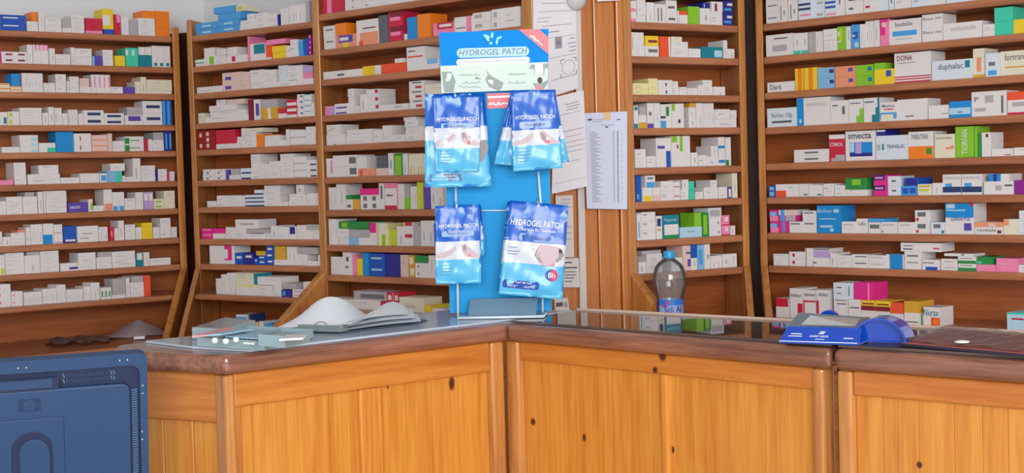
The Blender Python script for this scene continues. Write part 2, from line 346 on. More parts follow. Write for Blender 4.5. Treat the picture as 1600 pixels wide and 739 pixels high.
row('A', 5, 5.28, 0, '''0 112 40 P;120 220 180 W h6;232 498 82 W h2;325 490 72 W h2 @82;500 658 48 W;660 820 78 W h2;822 884 74 W rJ:2:9:2:8;886 1010 92 b rt:6:9.8:0:9;1012 1035 50 W;915 1035 60 W @92;1037 1098 40 W;1100 1165 190 W;1167 1285 130 W h3
1288 1304 100 N;1306 1380 98 W h2;1384 1398 76 M;1400 1465 76 W h2''')
row('A', 6, 5.28, 0, '''0 54 112 W h2;56 190 145 W h3;192 313 142 W h3;210 290 34 L @142;316 360 176 W;362 383 180 W;385 555 202 W h4;563 728 76 V tHUMATROPE:W:.8:6:3.5:6.5;730 768 100 W rg:5:10:1:7;770 858 45 W;858 930 175 W rS:1:10:0:3.4;932 1030 150 W v2 rJ:1:9:0:2.4
1032 1120 96 W h2;1122 1188 142 W v2;1190 1268 142 v v2 rW:1:9:5:9;1270 1355 82 K h2 rg:2:8:3:6;1357 1447 145 K h2''')
row('A', 7, 5.28, 0, '''0 22 120 W;24 93 75 W;95 213 105 W h2;150 213 20 S @105;215 255 142 W;257 355 166 W v3;357 445 166 W rc:0:9:0:4.6;447 520 156 W h2 rR:1:9:1:1.6;522 635 136 N rB:0:10:2:10 rW:1.5:9:.8:2;637 815 130 W;817 895 116 W v2;905 945 112 R rW:4:5.5:3:7
947 979 100 W;981 1028 160 W;1035 1120 125 W h3;1122 1170 98 W;1172 1262 132 Y h4;1264 1320 92 W;1322 1410 86 W;1325 1412 76 W @86;1413 1484 86 W v3''')
row('A', 8, 5.28, 0, '''0 45 72 W rQ:2:9:1:8;47 205 180 W h5;0 45 95 W h2 @72;207 333 146 W;335 490 206 W h4;225 333 44 L @146;500 645 64 W rN:5:10:2:4.6;647 795 140 W h3;797 925 96 W h2;927 1120 132 W h2;810 925 40 L @96;1127 1182 108 T rW:1:9:5:10;1186 1236 112 W;1240 1410 58 W''')
row('A', 9, 5.28, 0, '''0 95 185 W h3 rM:0:1:4:7;97 192 120 W h2 rM:1.5:3:4:6;200 350 106 W v8;352 468 122 W v5;470 548 146 W v3;550 690 102 W v6;692 750 116 W v2;752 828 142 W v3;830 922 96 W v3 rG:3:7:2:7;925 1038 30 W;1040 1075 160 W;930 1038 128 L @30;1077 1190 120 W h3;1090 1188 48 L @120;1192 1246 166 X''')
row('B', 0, 6.6, 270, '''205 232 62 W;234 460 122 J h2 rH:3:7:3:6;462 690 122 J h2 rH:3:7:3:6;472 712 72 J @122;430 650 66 J @194;692 850 96 W h2;852 985 150 W h3;660 745 60 K @194 rQ:2:8:1:8;770 850 60 W @96;987 1078 130 W h3;1082 1102 116 N;1110 1190 172 W v2;1192 1368 190 W v5;1370 1414 218 L''')
row('B', 1, 6.6, 270, '''220 320 75 W h2 rG:0:10:8:10;325 432 178 W rg:5:9.5:.5:5;435 553 92 W;456 550 60 W @92;555 775 74 W rR:2.5:4.2:2:9;566 668 86 W @74;777 797 258 P;800 955 172 W rT:2.5:10:4:9.5;957 1022 145 X rW:0:10:0:1.5;1024 1168 128 Y h2;965 1168 50 P @145;1170 1290 118 W;1215 1288 56 W @118
1292 1348 160 J h2;1350 1394 172 B;1396 1430 212 U h4 rP:2:8:3:7''')
row('B', 2, 6.6, 270, '''230 508 62 W;510 712 188 E h2 rV:1.5:4.6:2:5.5;714 800 180 E h2;802 940 190 W h3;942 1066 180 W h3;1068 1280 52 W;1282 1450 58 W;1090 1185 176 w h3 @52;1187 1345 144 W h2 @52;1347 1447 62 P @58;1347 1447 62 v @120''')
row('B', 3, 6.6, 270, '''225 325 105 K h2;330 775 56 W;388 762 58 W @56;380 660 56 W @114;456 550 56 W @170;562 740 52 E @170;778 838 212 F;840 908 206 W rV:3:8:2:8;910 1080 115 A h2 rK:4:6:0:10;910 1086 84 L @115;1085 1175 48 W;1088 1172 50 R @48;1177 1278 182 R h3 rW:0:10:0:5;1280 1348 230 W h4 rV:5:9:5:8;1350 1430 226 W h4 rJ:1:9:8.5:10;1432 1465 130 W''')
row('B', 4, 6.6, 270, '''260 442 195 Z rE:1:2.4:1:3 rE:1:2.4:6.5:8.5 rE:5:6.6:1:3 rE:5:6.6:4:6 rE:5:6.6:7:9;446 700 50 W;448 650 140 R @50;702 752 60 W;617 718 64 W h2 @50;712 752 138 W @60;755 853 150 W h3;750 935 44 K @150;856 945 130 O;947 1098 112 W h3;1100 1168 58 W;1170 1205 165 W;1207 1368 152 W h2 rL:0:10:0:1;1370 1475 182 W h3''')
row('B', 5, 6.6, 270, '''310 430 112 W h2 rD:3:5:2:5 rD:6:7:6:8;432 536 112 W h2 rD:3:5:2:5 rD:6:7:6:8;538 580 102 V;582 695 46 W;600 690 62 L @46;697 805 112 w h2 rn:1:10:0:3;808 905 254 W h4;907 988 150 W h3;990 1108 176 W h3;1110 1250 246 W h4;1252 1380 214 W h3 rL:0:10:0:1;1382 1490 176 W h3 rn:3:9:1:3.6''')  # pale grey box here is drawn for a carton's shaded side
row('B', 6, 6.6, 270, '''355 448 60 W;450 545 116 W h2;547 743 112 W h2;745 940 118 w h3 rn:0:10:0:3.4;845 940 50 w @118 rn:0:10:0:3;942 1105 212 W h4;1107 1196 44 W;1198 1300 122 W h2;1302 1374 122 W h2;1276 1358 112 W @122 rL:3:6:2:6;1376 1505 126 W v2''')
row('B', 7, 6.6, 270, '''285 405 106 M h2 rP:1:9:6:9;407 540 54 W;400 538 52 M @54;542 638 120 W h3;640 758 105 W;650 893 95 W @105 tQuamatel:q:2:8:3.5:7;760 928 54 W;765 1000 48 L @54;930 1010 62 W;1012 1078 138 W;1080 1198 128 W h2;1200 1280 132 W rN:1:8:4:9.5;1282 1375 146 W h4;1377 1524 100 W h2;1380 1520 52 L @100''')
row('B', 8, 6.6, 270, '''382 640 190 W rM:6:9:2:10 rW:6:7.4:3:8 rW:0:10:0:2;642 730 116 B rW:2:8:5:7;732 838 116 N rW:2:8:6:8;840 878 70 B rW:2:8:5:7;880 960 95 B h2 rW:2:8:4:7;962 1040 212 B h3 rW:2:8:4:7;862 958 44 A @95;1045 1165 55 W;1047 1165 158 A @55;1170 1285 190 W v2;1287 1388 120 W h2;1287 1498 68 L @120;1390 1488 50 W;1490 1534 112 W''')
row('B', 9, 4.925, 270, '''330 374 118 W h4;376 418 152 W h5;420 480 188 W h6;482 650 85 W v4 rk:0:10:7:10;484 626 112 K h4 @85;628 655 110 T @85;656 770 80 W h2;772 834 84 W h2;652 836 62 W @84;838 915 54 N rJ:1:4:2:8;845 950 50 L @54;918 1004 60 W h2 rR:1:9:4:5.5;1006 1074 120 W h3;1036 1125 50 W @120''')
row('C', 0, 6.6, 480, '''86 140 155 W;142 385 152 R rP:2.5:4.5:0:10;387 560 132 W h2 rL:4:5.5:3:6;562 700 140 W h2 rL:2.5:4.5:3:6;702 1000 150 W h2;1002 1400 150 W h2''')
row('C', 1, 6.6, 480, '''72 292 238 W h2 rq:2:8:6:7.2;294 518 130 S rV:1.5:8:4:9.5 rW:2:6:5.5:8 rY:3.5:6:0:3.5;296 412 118 O @130;512 735 252 W rS:1.5:10:0:5 rX:1:3:0:1.8 rF:3:9:6.4:6.9;737 838 278 D h2;840 990 300 R h2 rP:1:8:4:6.5 rF:1:10:6.5:10;1000 1024 60 W;1026 1138 222 c;1140 1275 242 O;1300 1515 132 P h1 rR:2:9.5:5:10 rW:3:9:6.5:8.6;1520 1700 165 W rP:7:10:0:10 rD:1:6.5:3:3.6;1702 1900 190 W h2 rL:1:5:4:8;1902 2010 200 W h2 rL:2:5:2:7;2012 2200 205 W h2''')
row('C', 2, 6.6, 480, '''130 308 76 W;310 558 76 W rq:0:3:3:6;558 690 96 Y h2;692 755 94 W h2;765 1028 98 X;905 1000 42 W @98;1030 1215 240 W rX:.5:9:5.6:6.3 rq:1:5:8:8.6;1217 1362 108 W rb:1:9:5:10;1364 1700 110 W h2''')
row('C', 3, 6.6, 480, '''145 280 92 v h2 rP:0:5:0:10;282 414 108 W h2 rV:1:9.5:1:4;416 486 252 W h3;546 605 186 W;607 740 232 W h3 rR:7:9.5:4.5:9;742 1030 62 W tCORTANCYL:q:5.5:8.5:3.5:7;1052 1215 282 W h3 rR:4:8:2:4.5 rq:2:8:7.5:9;1217 1500 240 K h2;488 544 70 W''')
row('C', 4, 6.6, 480, '''150 398 102 W h1 rG:4:5:0:1;205 348 102 W @102;400 678 74 W;410 678 70 W @74;680 778 128 W;780 875 170 W v3;880 1010 68 W h1;1012 1200 70 W;1014 1200 74 W h2 @70;1010 1150 66 W @144;1000 1128 68 W @210;1202 1400 130 W h2''')
row('C', 5, 6.6, 480, '''185 266 190 W rP:7:10:2:9;270 523 220 W h2 rq:6.6:9.4:2:8;525 620 202 W rS:0:10:0:4 rX:2:5:0:3;622 708 75 S;710 828 76 E;720 826 130 D @76;830 896 226 W rb:3:7:3:7;900 975 220 G rg:1:10:0:9;980 1040 216 W;1050 1200 214 K v4 rA:4:6:0:4;1202 1400 200 W h2''')
row('C', 6, 6.6, 480, '''200 302 228 W v3;305 400 272 W;402 466 105 W rq:2:8:2:5;404 462 44 G @105;468 545 102 A;548 743 150 W v2 rq:3:7:1:4 rq:3:7:6:9;550 742 64 M @150;745 800 290 W rq:3:7:4:9;802 930 270 P rW:0:10:0:8 rR:0:10:0:1.5 rq:1.5:7:5:5.6;932 1003 258 W v2;1005 1064 122 g;1008 1060 120 L @122;1066 1135 232 W v2;1137 1200 282 Q v1;1206 1270 228 V;1272 1400 230 W v2''')
row('C', 7, 6.6, 480, '''204 222 242 M;224 320 262 W v2;322 428 165 W h2;332 640 76 G @165 rg:1:3:2:8;430 640 76 W rb:0:5:0:10;440 640 84 L @76;645 725 232 W rM:0:9:5.5:10;735 838 228 k rg:4:7:0:6 rW:3:8:5:10;840 925 166 Q h2;928 998 200 W;1000 1095 242 W h2 rR:1:9:7:10;1097 1170 208 L;1172 1310 262 W v2;1312 1330 230 B''')
row('C', 8, 6.6, 480, '''216 370 182 W h2;372 460 262 W rD:3:6:3:4 rD:4:7:6:8;462 515 206 P;516 574 172 Y;576 640 232 c;642 798 232 B h2 rH:1:8:5:6.5;960 1043 228 E h2;800 958 232 N h2;800 960 70 W @0 tNeurox:q:1:6:3:7;1045 1112 228 A h2 rK:2:8:2:8;1114 1250 152 W h2 rD:2:3:4:7;1116 1250 74 G @152;1252 1330 234 W''')
row('C', 9, 6.6, 480, '''186 480 92 K;485 750 95 W;485 948 90 L @95 rq:2:9:2:7;752 815 92 R;817 950 92 R rP:2:8:4:8;824 948 98 R @92 rW:1:4:2:7 rP:5:6:0:10 rW:7:9.5:2:7;952 1210 150 K;1212 1280 78 Y;1045 1140 62 W @0;1282 1420 52 W h1''')
row('D', 0, 6.6, 970, '''100 168 215 W h2 rP:0:9:0:3;170 262 230 W h3;266 350 205 W;352 468 190 W rD:2.5:3.5:1:8 rD:5.5:6.5:1:8;470 585 235 W h2 rD:2:8:3:5;587 604 132 W;606 692 92 W;608 690 38 X @92;694 814 178 g;816 925 166 W h1;927 1050 138 W;936 1056 98 W @138 rF:3:5:0:8;845 922 58 N @166 rW:2:3:2:8;1058 1165 252 N h2 rJ:1:8:2:4 rW:4:9:6:8''')
row('D', 1, 6.6, 970, '''106 246 244 W v3;256 395 105 W rq:2:9:4:7;257 393 104 Y @105 rF:2:9:3.5:6;402 513 206 X rW:8.5:10:0:10;518 695 80 W;522 695 76 W @80;524 636 50 K @156;697 825 90 W;830 1056 112 T rH:6:9.6:1:7;1058 1102 182 W;1104 1174 96 W''')
row('D', 2, 6.6, 970, '''126 290 118 k h2;292 388 168 k h3;390 540 152 W h2 rn:5:6:2:6;542 600 140 W h2;602 680 80 W;682 790 70 W;792 850 100 W;852 950 155 W h2;952 1078 86 W rD:5.5:6:0:2.5''')
row('D', 3, 6.6, 970, '''136 184 226 W rT:0:9:0:2 rT:1:9:8:9.5;186 268 132 W rA:0:10:0:4.4;195 260 80 L @132;274 340 268 W rV:0:10:0:1.8 rq:3:7:5:6.5;342 410 268 W;412 525 240 W rJ:0:5:0:3 rG:5:8:5:9 rn:0:4.5:4:5;527 655 246 W rg:0:2.5:7:10 rn:5:7:2:3.5;702 778 208 W h2;712 776 52 A @208;780 850 264 W;852 968 252 W v4;972 1195 90 W;976 1130 94 W @90;1132 1198 84 W @90''')
row('D', 4, 6.6, 970, '''150 264 190 W h2;266 363 116 W;365 520 294 W rB:6.8:9.8:0:5.6 rV:1:6:6.4:7.4;524 720 312 W rg:0:3:8:10 rg:4.4:6:5:10 rF:2.8:3.6:6:7.2;725 795 140 W;797 885 112 W;887 1004 96 W;932 1004 106 W @96;1006 1080 292 W h2 rc:0:10:2:4;1082 1140 286 W rG:0:6:0:2''')
row('D', 5, 6.6, 970, '''160 214 270 B rJ:1:6:1:3;225 328 140 W rY:1:9:0:4;330 412 138 W rE:0:10:0:4.5;256 360 128 W @140 rJ:1:9.5:0:4.6 rq:2:8:7:8.5;415 545 200 W h2;547 616 190 W h2 rR:1:9:4:5;618 700 108 W;636 705 98 W @108;706 765 188 t h2;770 850 76 W;857 1000 118 W;926 996 72 W @118;1012 1100 116 W;1104 1148 116 V rW:2:8:1:8;1150 1206 258 K''')
row('D', 6, 6.6, 970, '''170 214 268 W rb:3:7:1:7;216 364 284 W h3 rL:1:4:6:8;368 430 105 W rA:2:8:8:10;370 430 132 W @105 rn:1:8:2:8;433 606 240 T rW:1:9.5:1.6:6 tPhysiomer:H:1.2:8.8:7:8.6 rG:1:9:0:1.5;608 838 106 H h1 tSterimar:n:3.5:7:5:6.4;840 912 245 G rg:1:7:1:9;760 836 140 g @106;916 1040 190 W h2 rD:7.2:8.4:3:5;880 1042 96 w @245 rL:1:9:1:8;1045 1130 205 P h2 rW:4:8:4:8 rR:0:10:0:1;1134 1182 94 W''')
row('D', 7, 6.6, 970, '''186 264 118 W;266 430 98 W;268 430 96 W @98;220 420 36 L @194;520 636 138 W;640 724 286 E rV:6:10:1.5:4.5 rq:4:10:6.5:7.5;726 790 122 W;728 790 170 B @122;792 860 298 b rJ:2:8:2:8;862 925 294 W rL:4:8:4:6;927 1050 128 W v2;1052 1205 138 W v2''')
row('E', 0, 6.72, 1180, '''90 240 250 W h2 rq:1.5:9:4:5;242 344 245 W rq:2.4:3.4:1:7 rq:6:7:3:5;346 450 245 W rq:2.4:3.4:1:7 rq:6:7:3:5;455 600 240 w rn:0:9:6:7 rn:0:9:4:5 rP:1:9:1.5:2.3;602 734 240 w h2 rL:3:8:2:4;736 860 240 w rB:0:9:5.6:6.6 rB:0:9:3.6:4.6 rP:1:9:.7:1.5;862 944 235 W rq:2:4:5:9;946 1138 232 W rF:2:9:6:7 rq:2:4.5:2:3;1140 1305 232 W rF:1:9:6.5:7.5 rR:1:4:2:3;1307 1400 232 w rT:1:10:6:10;1402 1462 225 w rT:4:6:3:8;1464 1640 205 W;1642 1836 190 w;1838 2000 175 W rJ:2:5:6:10;2002 2240 160 w;2242 2480 140 W v2;2482 2822 120 W h2''')
row('E', 1, 6.72, 1180, '''115 400 220 W rD:3:8:7.8:8.4 rL:2.4:7.8:2:5;402 479 214 W rt:0:10:0:1.6 rq:5:5.6:4:7;481 558 214 W rt:0:10:0:1.6 rq:5:5.6:4:7;560 630 214 L;632 714 214 W v2;716 860 226 W h2;862 948 240 g rW:1:4:6:8 rQ:3:6:4:9 rW:1:5:3.4:4;950 1008 236 W rq:5:6:4:8;1010 1098 248 J rB:2:8:4:7 rH:4:9:.6:2.6 rH:1:5:5:5.8;1100 1150 245 W;1152 1250 284 W v2;1252 1312 292 W;1314 1404 296 P rM:0:6:4:9 rE:2:7:7:8.8 rM:0:10:9:10;1408 1750 258 W rJ:1:8.6:3.4:5.4 tbedelix:q:2:7.4:7.2:9 rL:2:7:2:2.4;1752 1970 315 W h2 tBisacet:q:.6:5.6:5.8:8 rL:6.5:9.5:6:7.6;1972 2384 168 W tsedastérile:L:2:8.5:5.2:8;2386 2505 125 W h2;2507 2710 285 t h2;2712 2840 145 Y''')
row('E', 2, 6.72, 1180, '''100 415 102 W tDiarit:n:1:5.2:2.6:7.6;420 655 226 Y rO:1.2:3:0:10 rO:6.2:8:0:10 rA:3.6:4.4:0:10;657 835 216 b h2 rn:7:9.6:4.5:8;840 1050 216 S h2 rV:6.6:9:4.5:8;1052 1245 216 g h2 rT:6.6:9:4:8;1250 1460 156 Y rB:6:8.6:5:9;1252 1370 66 g @156;1464 1850 308 W rR:0:10:1:1.4 rR:0:10:1.8:2.2 rR:0:10:0:.5 tDONA:F:.8:5:7.4:9.2 rq:.8:6:6.6:6.8;1855 2284 200 w rT:8.2:9.4:5.6:9.2 tduphalac:q:1.6:7.8:4.4:8.4;2286 2414 298 K rS:3:7:2:7 rA:0:10:0:1;2416 2568 240 w rq:2.4:7:4.6:6.2 rJ:2:8:.6:2.6;2570 2900 250 K tfortrans:D:1.4:8.6:6.2:8.8 rA:1.6:9:3:3.6''')
row('E', 3, 6.72, 1180, '''100 435 194 w tforlax_10g:q:1.6:8.6:4.2:7.4 rD:1.6:8.4:2:3.2;437 792 314 W rc:0:2.1:0:10 rH:.7:1.4:1:2.4 tINOFOLIC:L:3.2:9:6.8:8;794 984 240 W rq:1:4:7.6:8.2 rq:6.4:8:4:7.4;986 1140 246 W rg:5:10:0:3 rg:7.4:10:3:6 rq:1:8:8:8.5;1142 1310 250 W rT:5:10:0:3 rT:7.4:10:3:6 rT:8.8:10:6:10 rq:.5:6.6:8:8.6;1312 1488 196 W rJ:0:10:1.2:4.6 rK:.6:8:.6:3.6 tMucitux:n:1.4:9:7.4:8.8 rR:2.4:8:6:6.6;1490 1815 216 W rq:2.6:5.4:1.6:2.2;1818 2034 138 W rL:6.6:9.6:3:4;2036 2264 168 c rH:0:10:2:6 rq:4:6.4:3:3.6;2266 2648 255 W tP:D:.8:2:6:8 rL:3.8:6.2:5.4:8.4 rL:.8:4:2:3.4 rD:8.4:9:1:8;2650 2900 236 X rW:0:10:1:6.4 rR:0:10:0:1 rL:2:8:3.6:5.4''')
row('E', 4, 6.72, 1180, '''405 775 132 W h2 rq:3:7:3.6:6.4;778 946 276 R rW:0:10:8.4:10 rL:4:10:0:2.4 rL:1.4:4:0:1.2 tSTIMOL:W:.4:9:5.6:7;950 1266 312 W rc:1.4:9:1.6:6.2 rN:1.4:9:1.4:2.6 rv:3.4:5.4:2.4:6 rH:1.2:3:3:6 tsmecta:n:1:8.8:7.4:9.2;1270 1604 250 w tTRANSILAC:n:3.4:9.2:4.6:6.2 rT:1.9:2.5:4:6.6 rL:.3:1.4:4:6.4;1280 1372 66 N @250 rW:0:10:7:10;1610 1875 280 W rO:0:10:0:4.6 rG:7.2:9.2:1.6:3.8 tTRIBUTINE:q:1:8:7.2:9;1884 2100 246 K rS:5.4:9.6:3.6:4.6 rS:8:9.6:4.4:5.2 tLumirelax:q:.8:8.8:8:9;2104 2302 318 G rg:0:10:0:10 TTIORFAN:W:3.4:6.6:1:9;2304 2338 318 g;2340 2480 250 W rG:0:3:0:10 rF:6:8:8:9.4;2482 2712 78 W rR:6:9:1:2.2;2714 2900 84 W''')
row('E', 5, 6.72, 1180, '''125 214 116 B rb:1:8:1:4.6 rb:1:8:6:9;216 328 130 W rX:0:10:0:5;330 458 132 W;460 562 130 W rT:5:9:1:2.2;564 714 118 W rT:6:9:1:2.2;716 832 132 W h1;836 944 114 W;1012 1184 66 W;950 1180 118 G @66 rg:3:7:4:9;946 1010 66 W;1240 1386 214 M h2 rN:0:8.4:5:10 rP:1:7:6.4:8.4;1388 1528 202 w h2 rq:3:6.4:4:6;1530 1704 96 J h1 rB:1:4.6:2:8 rB:5.4:9:2:8;1572 1728 86 B @96 rN:1:9:1:9;1706 1858 116 K rA:1:9:7.4:8.8 rQ:1:8:3.6:5.6;1860 1963 126 W;1966 2166 212 W rn:0:10:1.2:4 rJ:1.4:5:4:5.6 tPHYSIODOSE:L:.8:9.4:7.6:9;2168 2384 212 W rn:0:10:1.2:4 rJ:1.4:5:4:5.8 tPHYSIODOSE:L:.8:9.4:7.6:9;2400 2716 136 W rq:7:9.6:6:7.6 rL:4:6:3:7;2450 2670 76 W @136 rc:0:6:0:10 rN:2.4:4:0:10;2720 2900 146 U''')
row('E', 6, 6.72, 1180, '''110 244 236 M h2 rP:0:10:0:6 rb:0:10:4.6:8 rB:8.4:10:4.6:8;246 358 120 M rJ:3.4:6:0:10;360 498 116 W rq:1:8:7.4:8.6;500 646 118 W rq:1:8:7.4:8.6;500 646 112 W @118 rq:1:8:7.4:8.6;250 430 60 M @120 rJ:1:3.4:0:10 rL:4:10:0:10;250 430 56 W @180 rJ:1:3.4:0:10 rE:4.4:10:0:10;650 904 286 c tBisolvon:H:.4:6.2:7.4:8.8 rH:7:9.2:7.4:8.6 rH:1:8:5:5.3 rH:1.4:6.6:2:2.8 rH:5.4:7:.6:1.6;908 1054 122 W rL:1:8:7:7.8;1056 1190 152 W tCefix:q:1:8:5.4:8;1192 1320 116 W rq:1:9:4.4:8 ;1192 1370 38 J @116;1322 1498 120 W rT:.4:1.4:1:2.4 rL:1:8:7:8;1500 1668 120 W rL:1:8:7:8 ;1672 1840 246 W h2 rR:.6:2.4:1:3.4 rq:1.6:7:4.6:8.4;1842 1994 122 w rq:2:7:5:8.4 rT:7.6:9.6:.6:3;1998 2300 322 W rc:0:10:5.4:10 rH:.4:3.4:8.4:9.8 rH:.4:7:7.6:8 rV:6.6:9.2:1.2:3.6 rR:8.6:10:9.2:10 tGERIATIX:V:2:9:4.4:5.4;2302 2606 128 W rS:0:10:6:10 rE:5:7.4:6.4:9 rF:8:9.4:1:3.4 trevitale:q:1:7.6:2.4:5;2608 2764 162 K rS:0:3.6:6:10 ;2766 2900 252 w h3''')
row('E', 7, 6.72, 1180, '''190 353 122 W h2;355 524 150 W h2 rR:2:3.6:3:7.6;526 608 190 W rD:1:1.8:0:10;610 785 82 W rq:0:2:4:6;612 786 108 W @82 rD:0:10:8.6:9.6 rv:0:10:1:8;788 855 148 W;857 1010 128 W h2 ;1012 1188 142 W h2 rn:2:9:6:7.4;1190 1366 138 W h2 rL:1:8:5.6:7;1368 1562 150 W h2 rc:2:9.4:0:10;1566 1750 94 W v1 rq:1.6:8:7:8;1568 1750 92 W @94 rq:1.6:8:4:6;1752 1935 106 W rB:2:9:0:3 rq:.4:7:6.4:7.4;1530 1960 92 W @186 rR:8:9.6:3:4.6 rq:.6:3:6:7 rq:.6:3:2:3.6;1950 2126 120 W h2 rL:2:8:4:6;1985 2290 56 W @120 rn:6:7:4:8;2128 2322 150 W h2 rG:0:10:0:4.4 rq:1:8:7:8;2325 2526 72 P;2330 2500 80 G @72 rt:0:3:1:4;2530 2764 142 P;2766 2900 78 W''')
row('E', 9, 6.72, 1180, '''220 352 200 W rR:0:10:5.6:10;366 502 310 W rR:6:10:0:5 tAbilizyl:n:.6:9:6.8:8.2;506 640 300 W rR:0:1:0:6 rR:0:10:5.8:6.4 tAbilizyl:n:1:9.4:7.6:9;644 776 310 W rR:0:2:2:6.4 tAbilizyl:n:2:9.4:7.6:9;662 822 210 W tApermol:n:.6:9:6.6:8.6;825 978 230 W rD:2:9:7.4:7.9 rD:1:9:9:9.4;826 1040 165 w @230 rD:1.6:4:6.6:7.4 rD:1.6:4:3:3.6 rn:7.6:8:2:8;1042 1240 180 M @230 rP:7.4:8.4:0:10;980 1112 230 W rD:1:9:6:6.6;1115 1264 125 W;1115 1264 105 Y @125 rF:0:10:0:4.6 rF:1:9:6:7.4;1266 1424 125 W;1266 1424 105 Y @125 rF:0:10:0:4.6 rF:1:9:6:7.4;1426 1562 110 W;1426 1562 115 Z @110 rX:0:10:0:10;1564 1728 125 W rq:1:9:2:3;1564 1728 120 A @125;1730 1762 120 W rG:4:10:0:10;1766 1942 195 W rX:4.6:10:0:4.6 rO:6:9.2:.6:3.6 tNurax:T:.2:9.4:5.4:9;2644 2900 190 H rt:0:10:9:10 rR:2:7:6:7''')
CNAME = dict(W='white', w='white', L='pale grey', K='cream', k='pale yellow', Y='yellow', O='orange', X='orange-red', R='crimson', F='maroon', P='pink', M='bright pink',
             B='blue', N='navy blue', b='light blue', c='cyan blue', T='teal', t='mint green', G='green', g='lime green', V='violet', v='lilac', E='pale pink', A='ochre',
             S='salmon', D='grey', U='purple', J='sky blue', Z='dark red', H='pale blue', Q='yellow-green', q='grey', n='navy')
ORD = ['zeroth', 'first', 'second', 'third', 'fourth', 'fifth', 'sixth', 'seventh', 'eighth', 'ninth', 'tenth', 'eleventh', 'twelfth', 'thirteenth', 'fourteenth',
       'fifteenth', 'sixteenth', 'seventeenth', 'eighteenth', 'nineteenth', 'twentieth'] + ['far-right'] * 20
SPECS = []
def rowz(b, lv, px):
    return b.s10 if lv == 9 else b.hs[lv]
rnd = random.Random(11)
for bk, lv, scl, xo, items in ROWS:
    b = BAYS[bk]; z0 = rowz(b, lv, 0) + .0004; placed = []
    sfront = .010 if lv < 9 else -.075
    items = sorted(items, key=lambda t: max([0] + [float(k[1:]) for k in t.split() if k[0] == '@']))
    for it in items:
        tk = it.split(); x0, x1, h = float(tk[0]), float(tk[1]), float(tk[2]); c = tk[3]; n = 1; mode = ''; base = 0; deco = []
        for t in tk[4:]:
            if t[0] in 'hv' and t[1:].isdigit(): mode, n = t[0], int(t[1:])
            elif t[0] == '@': base = float(t[1:])
            else: deco.append(t)
        xa, xb = xo + x0 / scl, xo + x1 / scl
        s = sfront + rnd.uniform(0, .007)
        def uu(px, s=s):
            u = u_of(b, px, 300, s)
            for _ in range(3): u = u_of(b, px, proj(bp(b, u, s, z0))[1], s)
            return u
        ua, ub = uu(xa), uu(xb)
        dist = (bp(b, (ua + ub) / 2, s) - CAMP).dot(FWD); ppm = FPX / dist
        hm = h / scl / ppm; bm = base / scl / ppm
        ua = max(ua, b.u0 + .001) if bk != 'A' else ua
        ub = min(ub, b.u1 - .001) if bk != 'E' else ub
        ua += .0004; ub -= .0004
        if ub - ua < .004: continue
        if bm > 0:                    # rest on what stands below
            tops = [(min(ub, q[1]) - max(ua, q[0]), q[3]) for q in placed if min(ub, q[1]) - max(ua, q[0]) > .2 * (ub - ua)]
            near = [t for t in tops if t[1] <= bm + .02]
            if near: bm2 = max(t[1] for t in near)
            else: bm2 = 0
            hm = hm + (bm - bm2) if n == 1 and bm - bm2 < .012 else hm
            bm = bm2
        lim = (b.hs[lv - 1] if 0 < lv < 9 else b.hs[-1] if lv == 9 else 9) - .024 - (z0)
        hm = min(hm, lim - bm)
        if hm < .004: continue
        dep = rnd.uniform(.070, .084)
        # keep clear of what already stands here
        for q in sorted(placed, key=lambda q: -abs(q[0] - ua)):
            ov = min(ub, q[1]) - max(ua, q[0]); vz = min(bm + hm, q[3]) - max(bm, q[2])
            if ov > 0 and vz > .0005:
                if ov < .45 * (ub - ua):
                    if q[0] < ua: ua = q[1] + .0004
                    else: ub = q[0] - .0004
                else: s = max(s, q[4] + q[5] + .004); dep = .05
        if ub - ua < .004 or s > sfront + .15: continue
        placed.append((ua, ub, bm, bm + hm, s, dep))
        SPECS.append(dict(b=b, lv=lv, ua=ua, ub=ub, z=z0 + bm, h=hm, s=s, dep=dep, c=c, n=n, mode=mode, deco=deco, area=(xb - xa) * h / scl / n, bm=bm))
def parse(d):
    p = d[1:].split(':') if d[0] in 'tT' else None
    return p
